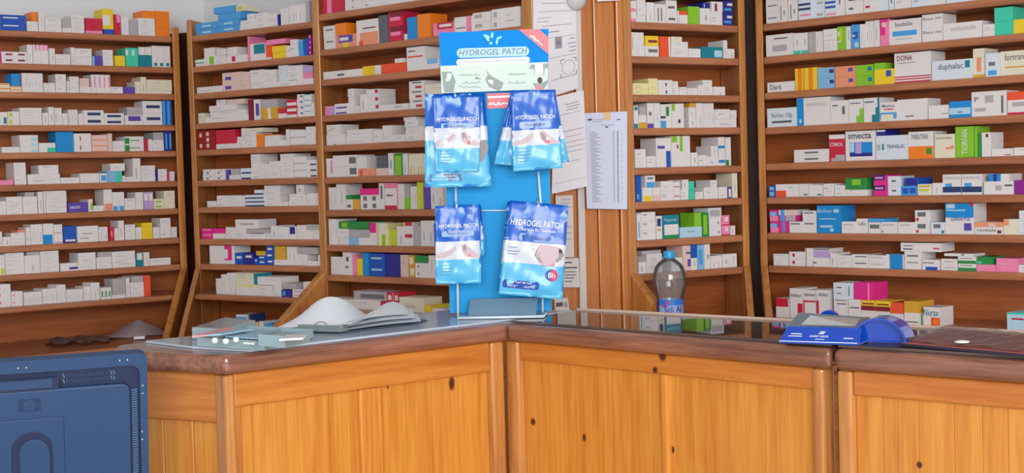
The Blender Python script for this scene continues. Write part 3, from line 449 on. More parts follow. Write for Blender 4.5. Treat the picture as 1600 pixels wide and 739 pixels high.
def add_box(mb, b, ua, ub, s, z, h, dep, c, deco, big):
    O = bp(b, ua, s, z); X = b.d * (ub - ua); Y = b.n * dep; Z = Vector((0, 0, h)); g = -b.n
    mb.box(O, X, Y, Z, CM[c])
    k = [0]
    def R(a0, a1, b0, b1, m, lift=None):
        k[0] += 1; e = g * (.00022 * k[0] if lift is None else lift)
        P = lambda a, c_: O + X * a + Z * c_ + e
        mb.face([P(a0, b0), P(a1, b0), P(a1, b1), P(a0, b1)], m)
    if not deco and c in 'WwKLEkPH':
        wpx = (ub - ua) / max(h, 1e-4)
        r = random.Random(int(ua * 9173 + z * 7919 * 3))
        if wpx > .9:
            for q in range(r.choice((1, 2, 2))):
                y = r.uniform(.2, .72); a = r.uniform(.08, .3); R(a, a + r.uniform(.25, .5), y, y + .07, r.choice((INK, INKL, INKL)))
        else:
            a = r.uniform(.3, .55); y = r.uniform(.1, .3); R(a, a + .14, y, y + r.uniform(.3, .5), r.choice((INK, INKL)))
    for d in deco:
        if d[0] == 'r':
            p = d[1:].split(':'); m = CM[p[0]]; q = [float(v) / 10 for v in p[1:]]
            R(max(q[0], .003), min(q[1], .997), max(q[2], .003), min(q[3], .997), m)
        elif d[0] in 'tT':
            p = d[1:].split(':'); m = CM[p[1]]; q = [float(v) / 10 for v in p[2:]]; e = g * (.0003 * (k[0] + 2)); txt = p[0].replace('_', ' ')
            if d[0] == 't': addtext(mb, txt, lambda a, c_: O + X * (q[0] + (q[1] - q[0]) * a) + Z * (q[2] + (q[3] - q[2]) * c_) + e, m)
            else: addtext(mb, txt, lambda a, c_: O + X * (q[1] - (q[1] - q[0]) * c_) + Z * (q[2] + (q[3] - q[2]) * a) + e, m)
# order, count and describe
boxes = []
from collections import defaultdict
byrow = defaultdict(list)
for sp in SPECS: byrow[(sp['b'].k, sp['lv'])].append(sp)
for key, L in byrow.items():
    L.sort(key=lambda q: (q['ua'], q['z'])); cnt = defaultdict(int); tot = defaultdict(int)
    kindf = lambda q: (CNAME[q['c']], 'x' if q['n'] == 1 and q['bm'] < .004 else 'u' if q['n'] == 1 else q['mode'] or 'h')
    for q in L: tot[kindf(q)] += 1
    b = BAYS[key[0]]; lvl = key[1]
    nl = {'A': 10, 'B': 10, 'C': 10, 'D': 8, 'E': 9}[key[0]]
    li = 8 if (key[0] == 'E' and lvl == 9) else lvl
    shelf = 'top shelf' if li == 0 and key[0] in 'ABC' else 'lowest shelf' if li == nl - 1 else ORD[li + 1] + ' visible shelf' if key[0] in 'DE' else ORD[li + 1] + ' shelf down'
    shelf = shelf.replace('first visible shelf', 'topmost visible shelf')
    for q in L:
        kd = kindf(q); cnt[kd] += 1; col = kd[0]; only = tot[kd] == 1
        o = 'only' if only else ORD[cnt[kd]]
        n = q['n']
        for i in range(n):
            if kd[1] == 'h' and n > 1:
                pos = 'bottom' if i == 0 else 'top' if i == n - 1 else ('middle' if n == 3 else ORD[i + 1] + ' up')
                z = q['z'] + q['h'] * i / n; ua, ub, h = q['ua'], q['ub'], q['h'] / n
                lab = f"{col} medicine box, {pos} of the {o} {col} stack, {shelf}, {b.name}"
            elif kd[1] == 'v' and n > 1:
                pos = 'left end' if i == 0 else 'right end' if i == n - 1 else ORD[i + 1] + ' along'
                dw = (q['ub'] - q['ua']) / n; z = q['z']; ua = q['ua'] + dw * i; ub = ua + dw; h = q['h']
                lab = f"upright {col} medicine box, {pos} of {o} {col} row, {shelf}, {b.name}"
            else:
                ua, ub, z, h = q['ua'], q['ub'], q['z'], q['h']
                ar = (ub - ua) / h; sh = 'flat ' if ar > 2.2 else 'tall ' if ar < .7 else ''
                if kd[1] == 'u': lab = f"{sh}{col} medicine box atop others, {o} from left, {shelf}, {b.name}" if not only else f"{sh}{col} medicine box, only {col} one atop others, {shelf}, {b.name}"
                else: lab = f"{sh}{col} medicine box, {o} single {col} one from left, {shelf}, {b.name}" if not only else f"{sh}{col} medicine box, only single {col} one standing on {shelf}, {b.name}"
            if len(lab.split()) > 16: lab = lab.replace('medicine ', '')
            if len(lab.split()) > 16: lab = lab.replace('upright ', '').replace('flat ', '')
            if len(lab.split()) > 16: lab = lab.replace(' one ', ' ').replace(' visible', '')
            jit = rnd.uniform(0, .003) if n > 1 else 0
            xg0 = proj(bp(b, ua, q['s'], z))[0]; xg1 = proj(bp(b, ub, q['s'], z))[0]
            vis = xg1 > 4 and xg0 < 1596 and proj(bp(b, ua, q['s'], z))[1] > 6
            # behind the patch display nothing shows
            boxes.append(dict(b=b, ua=ua + .0002, ub=ub - .0002, s=q['s'] + jit, z=z, h=h - (.0003 if n > 1 else 0), dep=q['dep'], c=q['c'], deco=q['deco'], lab=lab,
                              grp=f"medicine boxes on the {shelf} of the {b.name}", area=(xg1 - xg0) * h * (1 if vis and not (690 < (xg0 + xg1) / 2 < 830 and b.k == 'C' and lvl > 1) else 0)))
boxes.sort(key=lambda q: -q['area'])
NB = 298
for i, q in enumerate(boxes[:NB]):
    mb = MB(); add_box(mb, q['b'], q['ua'], q['ub'], q['s'], q['z'], q['h'], q['dep'], q['c'], q['deco'], True)
    ctr = bp(q['b'], (q['ua'] + q['ub']) / 2, q['s'] + q['dep'] / 2, q['z'])
    mb.v = [(v[0] - ctr.x, v[1] - ctr.y, v[2] - ctr.z) for v in mb.v]
    o = mb.build('medicine_box'); o.location = ctr; tag(o, q['lab'], 'medicine box', q['grp'])
mb = MB()
for q in boxes[NB:]: add_box(mb, q['b'], q['ua'], q['ub'], q['s'], q['z'], q['h'], q['dep'], q['c'], q['deco'], False)
o = mb.build('small_medicine_boxes'); tag(o, 'hundreds of smaller medicine boxes filling the gaps along all the shelves', 'medicine boxes', None, 'stuff')
print('BOXES', len(boxes))

# ------------------------------------------------------------------ counter
HT = 1.06
def gp(x, y, h=HT): p = ath(x, y, h); return V2(p.x, p.y)
F0, F1, F2, F3 = gp(351, 556), gp(789.5, 506), gp(1299, 545.5), gp(1720, 572)
K0, K1, K2, K3 = gp(183, 538.5), gp(697, 487.5), gp(897, 488), gp(1375, 513)
K4 = gp(1720, 531); LL_ = gp(170, 547)
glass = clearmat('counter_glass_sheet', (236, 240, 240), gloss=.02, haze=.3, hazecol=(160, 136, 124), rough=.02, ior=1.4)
glassd = clearmat('counter_glass_sheet_dusty', (236, 240, 242), gloss=.02, haze=.85, hazecol=(196, 210, 228), rough=.10, ior=1.16)  # bluish haze paints in the bright wall's reflection, with some dust
def worktop(poly, root, th, z0=HT - .037, z1=HT, bevel=.012):
    mb = MB(); mb.hexa([v + Vector((0, 0, z0)) for v in poly], [v + Vector((0, 0, z1)) for v in poly], dirwood('worktop_brown_wood', TOPC, th, .25, False, .6))
    return mb.build('worktop', root, bevel=bevel, seg=4)
def gap(p, q, g=.0015): d = (q - p).normalized() * g; return p + d
W_ = None
def front(a, c, root, posts, zr, planks, knob=None, inset=.022, stile=None):
    """framed plank front between plan points a and c (front face of the counter)"""
    d = (c - a).normalized(); n = V2(-d.y, d.x); W_ = dirwood('rail_pine', RAIL, math.degrees(math.atan2(d.y, d.x)), .32, False, .4)
    if n.y < 0: n = -n
    Wd = (c - a).length; O = a + n * inset; zt = HT - .0385
    U = lambda x, y: (onplane(x, y, O, n) - O).dot(d)
    k = pine
    for (x0, x1, y) in posts:
        u0, u1 = sorted((U(x0, y), U(x1, y)))
        mb = MB(); mb.box(O + d * u0 - n * .006, d * (u1 - u0), n * .04, (0, 0, zt), postwood); mb.build('post', root, bevel=.007, seg=3)
    us = [sorted((U(x0, y), U(x1, y))) for x0, x1, y in posts]
    lo, hi = min(u[1] for u in us), max(u[0] for u in us)
    mb = MB(); mb.box(O + d * lo + Vector((0, 0, zr)), d * (hi - lo), n * .03, (0, 0, zt - zr), W_); mb.build('top_rail', root, bevel=.004, seg=2)
    mb = MB(); mb.box(O + d * lo + Vector((0, 0, .06)), d * (hi - lo), n * .03, (0, 0, .09), W_); mb.build('bottom_rail', root, bevel=.004, seg=2)
    if stile:
        u0, u1 = U(stile[0], stile[2]), U(stile[1], stile[2])
        mb = MB(); mb.box(O + d * u0 + Vector((0, 0, .15)), d * (u1 - u0), n * .03, (0, 0, zr - .15), pine); mb.build('stile', root, bevel=.004, seg=2)
    us = [lo] + [U(x, y) for x, y in planks] + [hi]
    mb = MB()
    for p, q in zip(us, us[1:]):
        mb.box(O + d * (p + .0003) + n * .012 + Vector((0, 0, .15)), d * (q - p - .0006), n * .014, (0, 0, zr - .15), pineD)
    mb.build('plank_panel', root, bevel=.0006, seg=1)
    return O, d, n
# first section, to the left
r1 = empty('service_counter', (F0 + F1) / 2, 'left pine counter section with brown worktop carrying the clipboard and plastic trays', 'counter', 'pine service counter sections')
g = (F1 - F0).normalized()
worktop([F0, F1 - g * .002, K2 - g * .002, K1, K0, LL_], r1, math.degrees(math.atan2(g.y, g.x)))
front(F0, F1 - g * .003, r1, [(349, 366, 620), (767, 787, 600)], .957, [(398, 640), (430, 640), (470, 640), (520, 640), (552, 640), (640, 620), (665, 620), (680, 620), (722, 600)], stile=(562, 597, 600))
W1H = dirwood('rail_pine', RAIL, math.degrees(math.atan2((LL_ - F0).y, (LL_ - F0).x)), .35, True)
d1 = (LL_ - F0).normalized(); n1 = V2(-d1.y, d1.x)
if n1.y < 0: n1 = -n1
O1 = F0 + n1 * .03 + (F1 - F0).normalized() * .0 + d1 * .012
Lw = (LL_ - F0).length - .03
for (a, c, nm, mt, z0, z1, dp) in ((0, .035, 'post', postwood, 0, 1.021, -.004), (.035, Lw, 'top_rail', W1H, .925, 1.021, 0), (Lw, Lw + .03, 'post', postwood, 0, 1.021, -.004)):
    mb = MB(); mb.box(O1 + d1 * a + n1 * dp + Vector((0, 0, z0)), d1 * (c - a), n1 * .03, (0, 0, z1 - z0), mt); mb.build(nm, r1, bevel=.004, seg=2)
mb = MB(); pw = (Lw - .035) / 3
for i in range(3): mb.box(O1 + d1 * (.0358 + pw * i) + n1 * .012 + Vector((0, 0, 0)), d1 * (pw - .0016), n1 * .014, (0, 0, .925), pineD)
mb.build('plank_panel', r1, bevel=.0015, seg=1)
# second section, in the middle
r2 = empty('service_counter', (F1 + F2) / 2, 'middle pine counter section with two small knots under its glass topped worktop', 'counter', 'pine service counter sections')
g = (F2 - F1).normalized()
worktop([F1 + g * .002, F2 - g * .002, K3 - g * .002, K2 + g * .002], r2, math.degrees(math.atan2(g.y, g.x)))
O2, d2, n2 = front(F1 + g * .002, F2 - g * .004, r2, [(793, 813, 600), (1271, 1289, 640)], .981, [(838, 620), (872, 620), (948, 620), (1010, 620), (1080, 620), (1120, 620), (1162, 640), (1188, 640), (1222, 640)], stile=(1031, 1042, 620))
kn = mat('knot_dark_wood', (86, 40, 22), rough=.4, noise=.3, ns=60); knr = mat('knot_ring_wood', (150, 86, 40), rough=.4, noise=.2, ns=60)
def knot(root, O, d, n, x, y, r, off, asp=1.5):
    P = onplane(x, y, O, n) - n * off; mb = MB()
    for rr, mt, e in ((r * 1.35, knr, .0002), (r, kn, .0004)):
        mb.face([P - n * e + d * rr * math.cos(t) + Vector((0, 0, 1)) * rr * asp * math.sin(t) for t in [2 * math.pi * i / 18 for i in range(18)]], mt)
    mb.build('knot', root)
for x, y, r, off, asp in ((1035.6, 556, .0075, .0006, 1.1), (1024, 578, .005, .0006, 1.1), (907, 685, .004, -.0114, 1.6), (827, 660, .0055, -.0114, 1.1), (1046, 704, .0025, -.0114, 2.2)):
    knot(r2, O2, d2, n2, x, y, r, off, asp)
dg1 = (F1 - F0).normalized(); ng1 = V2(-dg1.y, dg1.x)
if ng1.y < 0: ng1 = -ng1
for x, y, r, off, asp in ((711, 600, .006, -.0114, 1.9), (611, 606, .002, -.0114, 1.2)):
    knot(r1, F0 + ng1 * .022, dg1, ng1, x, y, r, off, asp)
# third section, to the right
r3 = empty('service_counter', (F2 + F3) / 2, 'right pine counter section running out of the picture, with a plastic folder on top', 'counter', 'pine service counter sections')
g = (F3 - F2).normalized()
worktop([F2 + g * .003, F3, K4, K3 + g * .003], r3, math.degrees(math.atan2(g.y, g.x)))
O3, d3, n3 = front(F2 + g * .012, F3, r3, [(1310, 1333, 640), (1712, 1730, 640)], .978, [(1374, 660), (1397, 660), (1430, 660), (1486, 660), (1530, 660), (1570, 660), (1625, 660)])
for x, y, r, off, asp in ((1432, 728, .004, -.0114, 1.2),): knot(r3, O3, d3, n3, x, y, r, off, asp)
gd = (F3 - F2).normalized(); gn = V2(-gd.y, gd.x)
if gn.y < 0: gn = -gn
mb = MB(); mb.box(F2 - gd * .02 + gn * .055, gd * .06, gn * .01, (0, 0, HT - .04), darkwood); mb.build('gap_filler', r3)  # dark board added as the shade in the gap between sections
# glass sheets lying on the worktops
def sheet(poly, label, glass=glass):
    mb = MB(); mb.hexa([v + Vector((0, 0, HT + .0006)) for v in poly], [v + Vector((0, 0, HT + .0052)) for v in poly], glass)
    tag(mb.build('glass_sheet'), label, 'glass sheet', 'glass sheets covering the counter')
def toward(p, q, t): return p + (q - p).normalized() * t
cm = (F0 + F1 + K1 + K2) / 4
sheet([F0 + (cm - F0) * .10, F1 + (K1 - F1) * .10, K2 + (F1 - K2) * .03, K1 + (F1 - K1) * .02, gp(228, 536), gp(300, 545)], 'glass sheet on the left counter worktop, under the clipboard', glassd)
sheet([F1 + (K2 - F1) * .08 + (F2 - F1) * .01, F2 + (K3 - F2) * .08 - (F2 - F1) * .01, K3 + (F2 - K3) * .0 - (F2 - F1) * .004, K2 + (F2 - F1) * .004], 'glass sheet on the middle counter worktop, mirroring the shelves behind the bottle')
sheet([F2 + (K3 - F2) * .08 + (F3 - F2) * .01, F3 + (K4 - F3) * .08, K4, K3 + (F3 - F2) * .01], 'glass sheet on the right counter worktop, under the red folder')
em = mat('edging_pale_strip', (200, 176, 160), rough=.4)
for rt, a, c in ((r2, K2, K3), (r3, K3, K4)):
    g = (c - a).normalized(); nn = V2(-g.y, g.x)
    if nn.y < 0: nn = -nn
    mb = MB(); mb.box(a + g * .006 + nn * .001 + Vector((0, 0, HT - .03)), (c - a) - g * .012, nn * .005, (0, 0, .040), em); mb.build('back_edging', rt, bevel=.001)
HG = HT + .0055     # upper face of the glass

# ------------------------------------------------------------------ patch display stand
blu = mat('display_board_blue', (38, 156, 220), rough=.6, spec=.15, noise=.05, ns=6); blu2 = mat('header_card_blue', (0, 136, 224), rough=.6, spec=.15)
paleg = mat('header_photo_pale_green', (196, 214, 204), rough=.4, noise=.1, ns=18); wh = mat('white_print', (240, 244, 248), rough=.4)
redp = mat('ribbon_coral_print', (246, 92, 104), rough=.4); pill = mat('pill_pale_blue_print', (158, 206, 230), rough=.4)
slate = mat('lettering_slate_print', (84, 110, 138), rough=.5); wire = mat('white_coated_wire', (214, 228, 240), rough=.25)
steelb = mat('tray_grey_blue_plastic', (118, 150, 172), rough=.3); skin1 = mat('printed_skin_tone', (198, 176, 184), rough=.5); skin2 = mat('printed_skin_shade', (146, 136, 140), rough=.5)
greyp = mat('printed_grey_figure', (150, 164, 162), rough=.5, noise=.25, ns=60); blackp = mat('printed_black_hair', (24, 26, 34), rough=.5); leaf = mat('logo_leaf_cyan', (120, 222, 236), rough=.4); leafg = mat('logo_leaf_green', (150, 214, 150), rough=.4)
YB = 3.345
base_pt = ath(782, 494, HG)
disp = empty('display_stand', (base_pt.x, YB, HG), 'blue cardboard and wire display stand for hydrogel patches, at the counter bend', 'display stand')
def slab(mb, pts, Y, th, m):        # pixel outline at depth Y, extruded away from the camera
    f = [at(x, y, Y) for x, y in pts]; bk = [p + Vector((0, th, 0)) for p in f]; n = len(f)
    mb.hexa(f, bk, m)
def quadp(mb, pts, Y, m): mb.face([at(x, y, Y) for x, y in pts], m)
mb = MB(); slab(mb, [(703, 489), (862, 486), (858, 142), (693, 142)], YB, .006, blu); mb.build('back_board', disp)
mb = MB(); slab(mb, [(690, 146), (857, 139), (857, 45), (686, 51)], YB - .02, .004, blu2)
Y = YB - .0205
quadp(mb, [(690, 145.6), (856.5, 139), (856.5, 97), (688, 103)], Y, paleg)
quadp(mb, [(811, 46.3), (842, 45.3), (857, 58.5), (857, 84.5)], Y - .0002, redp)
def pillp(mb, x0, y0, x1, y1, r, Y, m):   # left centre, right centre, radius in pixels
    pts = []; a = math.atan2(y1 - y0, x1 - x0)
    for i in range(9): t = a + math.pi / 2 + math.pi * i / 8; pts.append((x0 + r * math.cos(t), y0 + r * math.sin(t)))
    for i in range(9): t = a - math.pi / 2 + math.pi * i / 8; pts.append((x1 + r * math.cos(t), y1 + r * math.sin(t)))
    quadp(mb, pts, Y, m)
pillp(mb, 721, 83, 819.5, 80, 7.4, Y - .0002, pill); pillp(mb, 718, 97.5, 823, 93.5, 5.0, Y - .0002, wh)
def textp(mb, s, x0, y0, x1, y1, h, Y, m, shear=0.0):   # baseline from x0,y0 to x1,y1; height h, all in pixels
    L = math.hypot(x1 - x0, y1 - y0); ux, uy = (x1 - x0) / L, (y1 - y0) / L
    addtext(mb, s, lambda a, b: at(x0 + ux * L * a + uy * h * b, y0 + uy * L * a - ux * h * b, Y), m, shear)
textp(mb, 'HYDROGEL PATCH', 717, 87.6, 824, 84, 9.4, Y - .0004, slate, .25)
textp(mb, "L'innovation pour vaincre la douleur", 717, 100, 825, 96, 5.2, Y - .0004, slate, .2)
def squig(mb, x0, y0, x1, y1, h, Y, m, seed=1):       # a line of cursive script
    r = random.Random(seed); n = 14; L = math.hypot(x1 - x0, y1 - y0); ux, uy = (x1 - x0) / L, (y1 - y0) / L
    pts = []
    for i in range(n + 1):
        a = i / n * L; k = r.uniform(0, h) if i % 2 else r.uniform(0, h * .3); pts.append((x0 + ux * a + uy * k, y0 + uy * a - ux * k))
    for p, q in zip(pts, pts[1:]):
        dx, dy = q[0] - p[0], q[1] - p[1]; l = math.hypot(dx, dy) or 1; w_ = h * .13; ox, oy = -dy / l * w_, dx / l * w_
        quadp(mb, [(p[0] + ox, p[1] + oy), (q[0] + ox, q[1] + oy), (q[0] - ox, q[1] - oy), (p[0] - ox, p[1] - oy)], Y, m)
squig(mb, 827, 58, 847, 71, 6, Y - .0004, wh, 5)
for (cx, cy, rx, ry, t, m) in ((760.5, 57, 5.6, 2.6, .45, leaf), (762, 61.5, 4, 1.8, .9, leafg), (769, 55, 2, 4.8, .1, leaf), (780, 59, 4.6, 1.8, -.35, leaf), (776.5, 65, 1.8, 5, .15, leaf), (767, 67.5, 2.4, 2, 0, leafg)):
    quadp(mb, [(cx + rx * math.cos(a) * math.cos(t) - ry * math.sin(a) * math.sin(t), cy + rx * math.cos(a) * math.sin(t) + ry * math.sin(a) * math.cos(t)) for a in [2 * math.pi * i / 12 for i in range(12)]], Y - .0003, m)
for i, (x0, y0, x1) in enumerate(((717, 119, 750), (742, 124, 752), (722, 131, 751), (717, 137, 751), (794, 118, 822), (795, 131, 822))): squig(mb, x0, y0, x1, y0 - .5, 4, Y - .0004, greyp, i + 20)
quadp(mb, [(758, 107), (764, 115), (770, 120), (787, 129), (784, 138), (779, 142), (764, 136), (758, 124), (762, 117)], Y - .0003, greyp)
quadp(mb, [(762, 125), (770, 125), (771, 132), (765, 130)], Y - .0004, wh)
quadp(mb, [(690, 112), (706, 112), (712, 127), (708, 144), (694, 144)], Y - .0003, greyp); quadp(mb, [(699, 114), (707, 115), (703, 126), (696, 128)], Y - .0004, paleg)
quadp(mb, [(826, 107), (830, 101), (857, 99), (857, 108), (852, 106), (850, 117), (835, 117), (834, 108)], Y - .0003, greyp); quadp(mb, [(836, 100), (848, 99.5), (849, 116), (836, 116.5)], Y - .0004, wh)
quadp(mb, [(832, 129), (842, 131), (850, 128), (857, 124), (855, 132), (849, 139), (838, 141)], Y - .0003, greyp); quadp(mb, [(838, 136), (842, 131), (846, 136), (846, 140), (838, 141)], Y - .0004, redp)
quadp(mb, [(843.5 + 4 * math.cos(a), 125.5 + 5 * math.sin(a)) for a in [2 * math.pi * i / 14 for i in range(14)]], Y - .0005, blackp)
mb.build('header_card', disp)
mb = MB(); slab(mb, [(761, 170), (798, 168), (796, 145), (761, 146)], YB - .002, .0012, redp)
quadp(mb, [(762, 153.5), (797, 152), (797, 149), (762, 150.5)], YB - .0024, wh); squig(mb, 764, 165, 794, 164, 8, YB - .0024, wh, 3)
mb.build('price_label', disp)
mb = MB(); mb.tube([at(712, 292, YB - .012), at(716, 497, YB - .03)], .0028, wire); mb.build('upright_wire', disp, smooth=True)
mb = MB(); mb.tube([at(841, 268, YB - .012), at(846, 330, YB - .014), at(848, 494, YB - .03)], .0028, wire); mb.build('upright_wire', disp, smooth=True)
mb = MB(); mb.tube([at(752, 329, YB - .008), at(795, 329, YB - .008)], .0018, wire); mb.build('cross_wire', disp, smooth=True)
for k, (x, y) in enumerate(((711, 150), (834, 146), (713, 322), (841, 322))):
    mb = MB(); mb.tube([at(x - 1, y - 10, YB - .004), at(x - 1, y - 6, YB - .02), at(x, y + 4, YB - .075), at(x + .5, y - 2, YB - .085)], .0022, wire, n=8); mb.build('hook', disp, smooth=True)
# base tray: a sloped lip on a wire loop resting on the glass
bl, br_ = ath(716, 499.5, HG), ath(849, 497, HG)
bx = (br_ - bl).normalized(); by = V2(-bx.y, bx.x)
if by.y < 0: by = -by
mb = MB(); q = [bl + bx * .002, br_ - bx * .002, br_ + by * .13, bl + by * .13]
mb.hexa([v + Vector((0, 0, .001)) for v in q], [v + Vector((0, 0, .005)) for v in q], steelb)
a0 = bl + by * .03 + bx * .018 + Vector((0, 0, .005)); a1 = br_ + by * .03 - bx * .018 + Vector((0, 0, .005))
mb.hexa([a0, a1, a1 + by * .004, a0 + by * .004], [a0 + by * .05 + Vector((0, 0, .034)), a1 + by * .05 + Vector((0, 0, .034)), a1 + by * .054 + Vector((0, 0, .034)), a0 + by * .054 + Vector((0, 0, .034))], steelb)
mb.build('base_tray', disp, bevel=.001)
mb = MB(); z = Vector((0, 0, .0035)); mb.tube([bl + by * .13 + z, bl + z, br_ + z, br_ + by * .13 + z], .0032, wire); mb.build('base_wire', disp, smooth=True)

# ------------------------------------------------------------------ foil pouches on the hooks
def foil(name, c, r=.36, bump=.07):
    m = mat(name, c, rough=r, coat=.3, bump=bump, bscale=34); m.node_tree.nodes['Principled BSDF'].inputs['Coat Roughness'].default_value = .12
    m.node_tree.nodes['Principled BSDF'].inputs['Specular IOR Level'].default_value = .5; return m
fB = foil('pouch_foil_royal_blue', (4, 92, 196)); fW = foil('pouch_foil_white_picture', (206, 212, 224), .36); fC = foil('pouch_foil_sky_blue', (84, 182, 226)); fN = foil('pouch_back_foil_blue', (60, 128, 214)); fL = foil('pouch_foil_clear_silver', (168, 206, 238), .2, .5)
badge_r = mat('badge_red_print', (228, 40, 92), rough=.35); badge_b = mat('badge_navy_print', (24, 64, 168), rough=.35); pillg = mat('pouch_pill_grey_blue', (128, 160, 208), rough=.35)
def pouch(cor, Y, label, cat='pouch', bands=(.44, .68), seed=0, amp=.006, details=(), grp=None, back=False, skew=0.0, marg=0):
    """cor: pixel corners top-left, top-right, bottom-right, bottom-left"""
    tl, tr, brn, bln = cor; r = random.Random(seed); ph = [r.uniform(0, 6.3) for _ in range(6)]
    def PX(u, v): # v from top
        x = (tl[0] * (1 - u) + tr[0] * u) * (1 - v) + (bln[0] * (1 - u) + brn[0] * u) * v
        y = (tl[1] * (1 - u) + tr[1] * u) * (1 - v) + (bln[1] * (1 - u) + brn[1] * u) * v
        return x, y
    def bul(u, v):
        e = max(0, 4 * u * (1 - u)) ** .5 * max(0, min(1, (v - .12) * 5)) * max(0, min(1, (1 - v) * 9))
        return amp * e * (1 + .0 * v) + .0016 * math.sin(u * 9 + ph[0]) * math.sin(v * 7 + ph[1]) + .0010 * math.sin(u * 21 + v * 8 + ph[2]) + .0008 * math.sin(v * 26 - u * 9 + ph[3])
    def yy(u, v): return Y - bul(u, v) + skew * v
    N, M = 16, 26
    mb = MB()
    mfn = lambda u, v: (fB if v < bands[0] else fW if v < bands[1] else fC) if not back else (fB if v < .3 else fL)
    mb.grid(lambda u, v: at(*PX(u, 1 - v), yy(u, 1 - v)), N, M, lambda u, v: mfn(u, 1 - v))
    mb.grid(lambda u, v: at(*PX(1 - u, 1 - v), Y + skew * (1 - v) + bul(1 - u, 1 - v) * .7 + .0012), N, M, lambda u, v: fN)
    i2 = (N + 1) * (M + 1)           # join the two skins along the seams
    def vi(i, j): return j * (N + 1) + i
    k = mb.mi(fN)
    for j in range(M):
        mb.f += [(vi(0, j + 1), vi(0, j), i2 + vi(N, j), i2 + vi(N, j + 1)), (vi(N, j), vi(N, j + 1), i2 + vi(0, j + 1), i2 + vi(0, j))]; mb.m += [k, k]
    for i in range(N):
        mb.f += [(vi(i, 0), vi(i + 1, 0), i2 + vi(N - i - 1, 0), i2 + vi(N - i, 0)), (vi(i + 1, M), vi(i, M), i2 + vi(N - i, M), i2 + vi(N - i - 1, M))]; mb.m += [k, k]
    def pt(u, v, e=.0008): return at(*PX(u, v), yy(u, v) - e)
    for dt in details:
        if dt[0] == 't': _, s, u0, v0, u1, v1, m = dt[:7]; addtext(mb, s, lambda a, b: pt(u0 + (u1 - u0) * a, v1 + (v0 - v1) * b, .0032), m, dt[7] if len(dt) > 7 else 0)
        elif dt[0] == 'p':
            _, u0, v0, u1, v1, m = dt; pts = []; h = (v1 - v0) / 2; rr = h * .7
            for q in range(9): t = math.pi / 2 + math.pi * q / 8; pts.append((u0 + rr + rr * math.cos(t), v0 + h + h * math.sin(t)))
            top = [(u0 + rr + (u1 - u0 - 2 * rr) * q / 6, v0) for q in range(1, 6)]
            for q in range(9): t = -math.pi / 2 + math.pi * q / 8; top.append((u1 - rr + rr * math.cos(t), v0 + h + h * math.sin(t)))
            bot = [(u1 - rr - (u1 - u0 - 2 * rr) * q / 6, v1) for q in range(1, 6)]
            mb.face([pt(a, b, .0011) for a, b in pts + top + bot], m)
        elif dt[0] == 'e':
            _, cu, cv, ru, rv, m = dt[:6]; e = dt[6] if len(dt) > 6 else .001; a0, a1 = dt[7:9] if len(dt) > 8 else (0, 2 * math.pi)
            mb.face([pt(cu + ru * math.cos(a0 + (a1 - a0) * q / 18), cv + rv * math.sin(a0 + (a1 - a0) * q / 18), e) for q in range(18 if a1 - a0 > 6 else 19)], m)
        elif dt[0] == 'g': mb.face([pt(a, b, dt[3] if len(dt) > 3 else .0012) for a, b in dt[1]], dt[2])
    o = mb.build('patch_pouch', smooth=True); tag(o, label, cat, grp or 'patch pouches hanging on the display'); return o
navt = mat('pouch_text_grey_blue', (96, 122, 160), rough=.5)
hand = lambda: [('g', [(.02, .60), (.18, .58), (.3, .55), (.42, .5), (.46, .53), (.36, .6), (.22, .64), (.04, .655)], skin1), ('g', [(.58, .50), (.66, .47), (.74, .52), (.9, .6), (.99, .62), (.98, .655), (.8, .655), (.68, .64), (.6, .58)], skin1), ('g', [(.6, .5), (.66, .49), (.72, .58), (.68, .62), (.62, .58)], skin2, .0015), ('g', [(.7, .6), (.78, .6), (.78, .64), (.7, .64)], redp, .0016)]
lines = lambda m=navt: [('g', [(.1, v), (.1 + w_, v), (.1 + w_, v + .008), (.1, v + .008)], m) for v, w_ in ((.72, .22), (.76, .26), (.8, .3), (.84, .24), (.88, .2))]
std = [('t', 'HYDROGEL PATCH', .08, .285, .96, .335, wh), ('p', .16, .365, .86, .435, pillg), ('t', 'Patch Medical', .3, .385, .72, .415, navt)] + hand() + lines()
Ph = YB - .06
pouch([(664, 147), (757, 146), (768, 291), (664, 293)], Ph, 'large crinkled foil pouch behind the small one at upper left of the display', seed=3, bands=(.36, .5),
      details=[('g', [(.07, .865), (.55, .86), (.56, .935), (.07, .94)], navt), ('t', 'NE TACHE PAS', .16, .872, .5, .892, wh), ('t', 'FACILE A ENLEVER', .1, .905, .52, .925, wh), ('g', [(.7, .52), (.96, .5), (1, .6), (.88, .74), (.76, .66)], skin2)], skew=.0)
pouch([(675, 150), (752, 148), (749, 268), (681, 269)], Ph - .022, 'narrow blue patch pouch hanging at the upper left, in front of a larger crinkled one', seed=5, details=std)
pouch([(797, 150), (812, 148), (816, 260), (772, 256)], Ph + .008, 'blue pouch fanned out to the left behind the upper right pouch', seed=8, bands=(.45, .66), details=[])
pouch([(845, 150), (868, 148), (889, 252), (850, 262)], Ph + .004, 'blue pouch peeking out to the right behind the upper right pouch', seed=9, bands=(.45, .66), details=[])
pouch([(798, 141), (868, 140), (879, 262), (802, 268)], Ph - .02, 'blue patch pouch with a flared bottom hanging at the upper right of the display', seed=11, bands=(.5, .7), details=[('t', 'HYDROGEL PATCH', .09, .315, .93, .365, wh), ('p', .16, .395, .84, .475, pillg), ('t', 'Patch Medical', .3, .415, .7, .45, navt)] + [(d[0], [(a, b + .035) for a, b in d[1]]) + tuple(d[2:]) for d in hand()] + lines())
pouch([(688, 322), (751, 320), (758, 396), (700, 440)], Ph + .004, 'blue pouch hidden behind the lower left pouch of the display', seed=14, details=[])
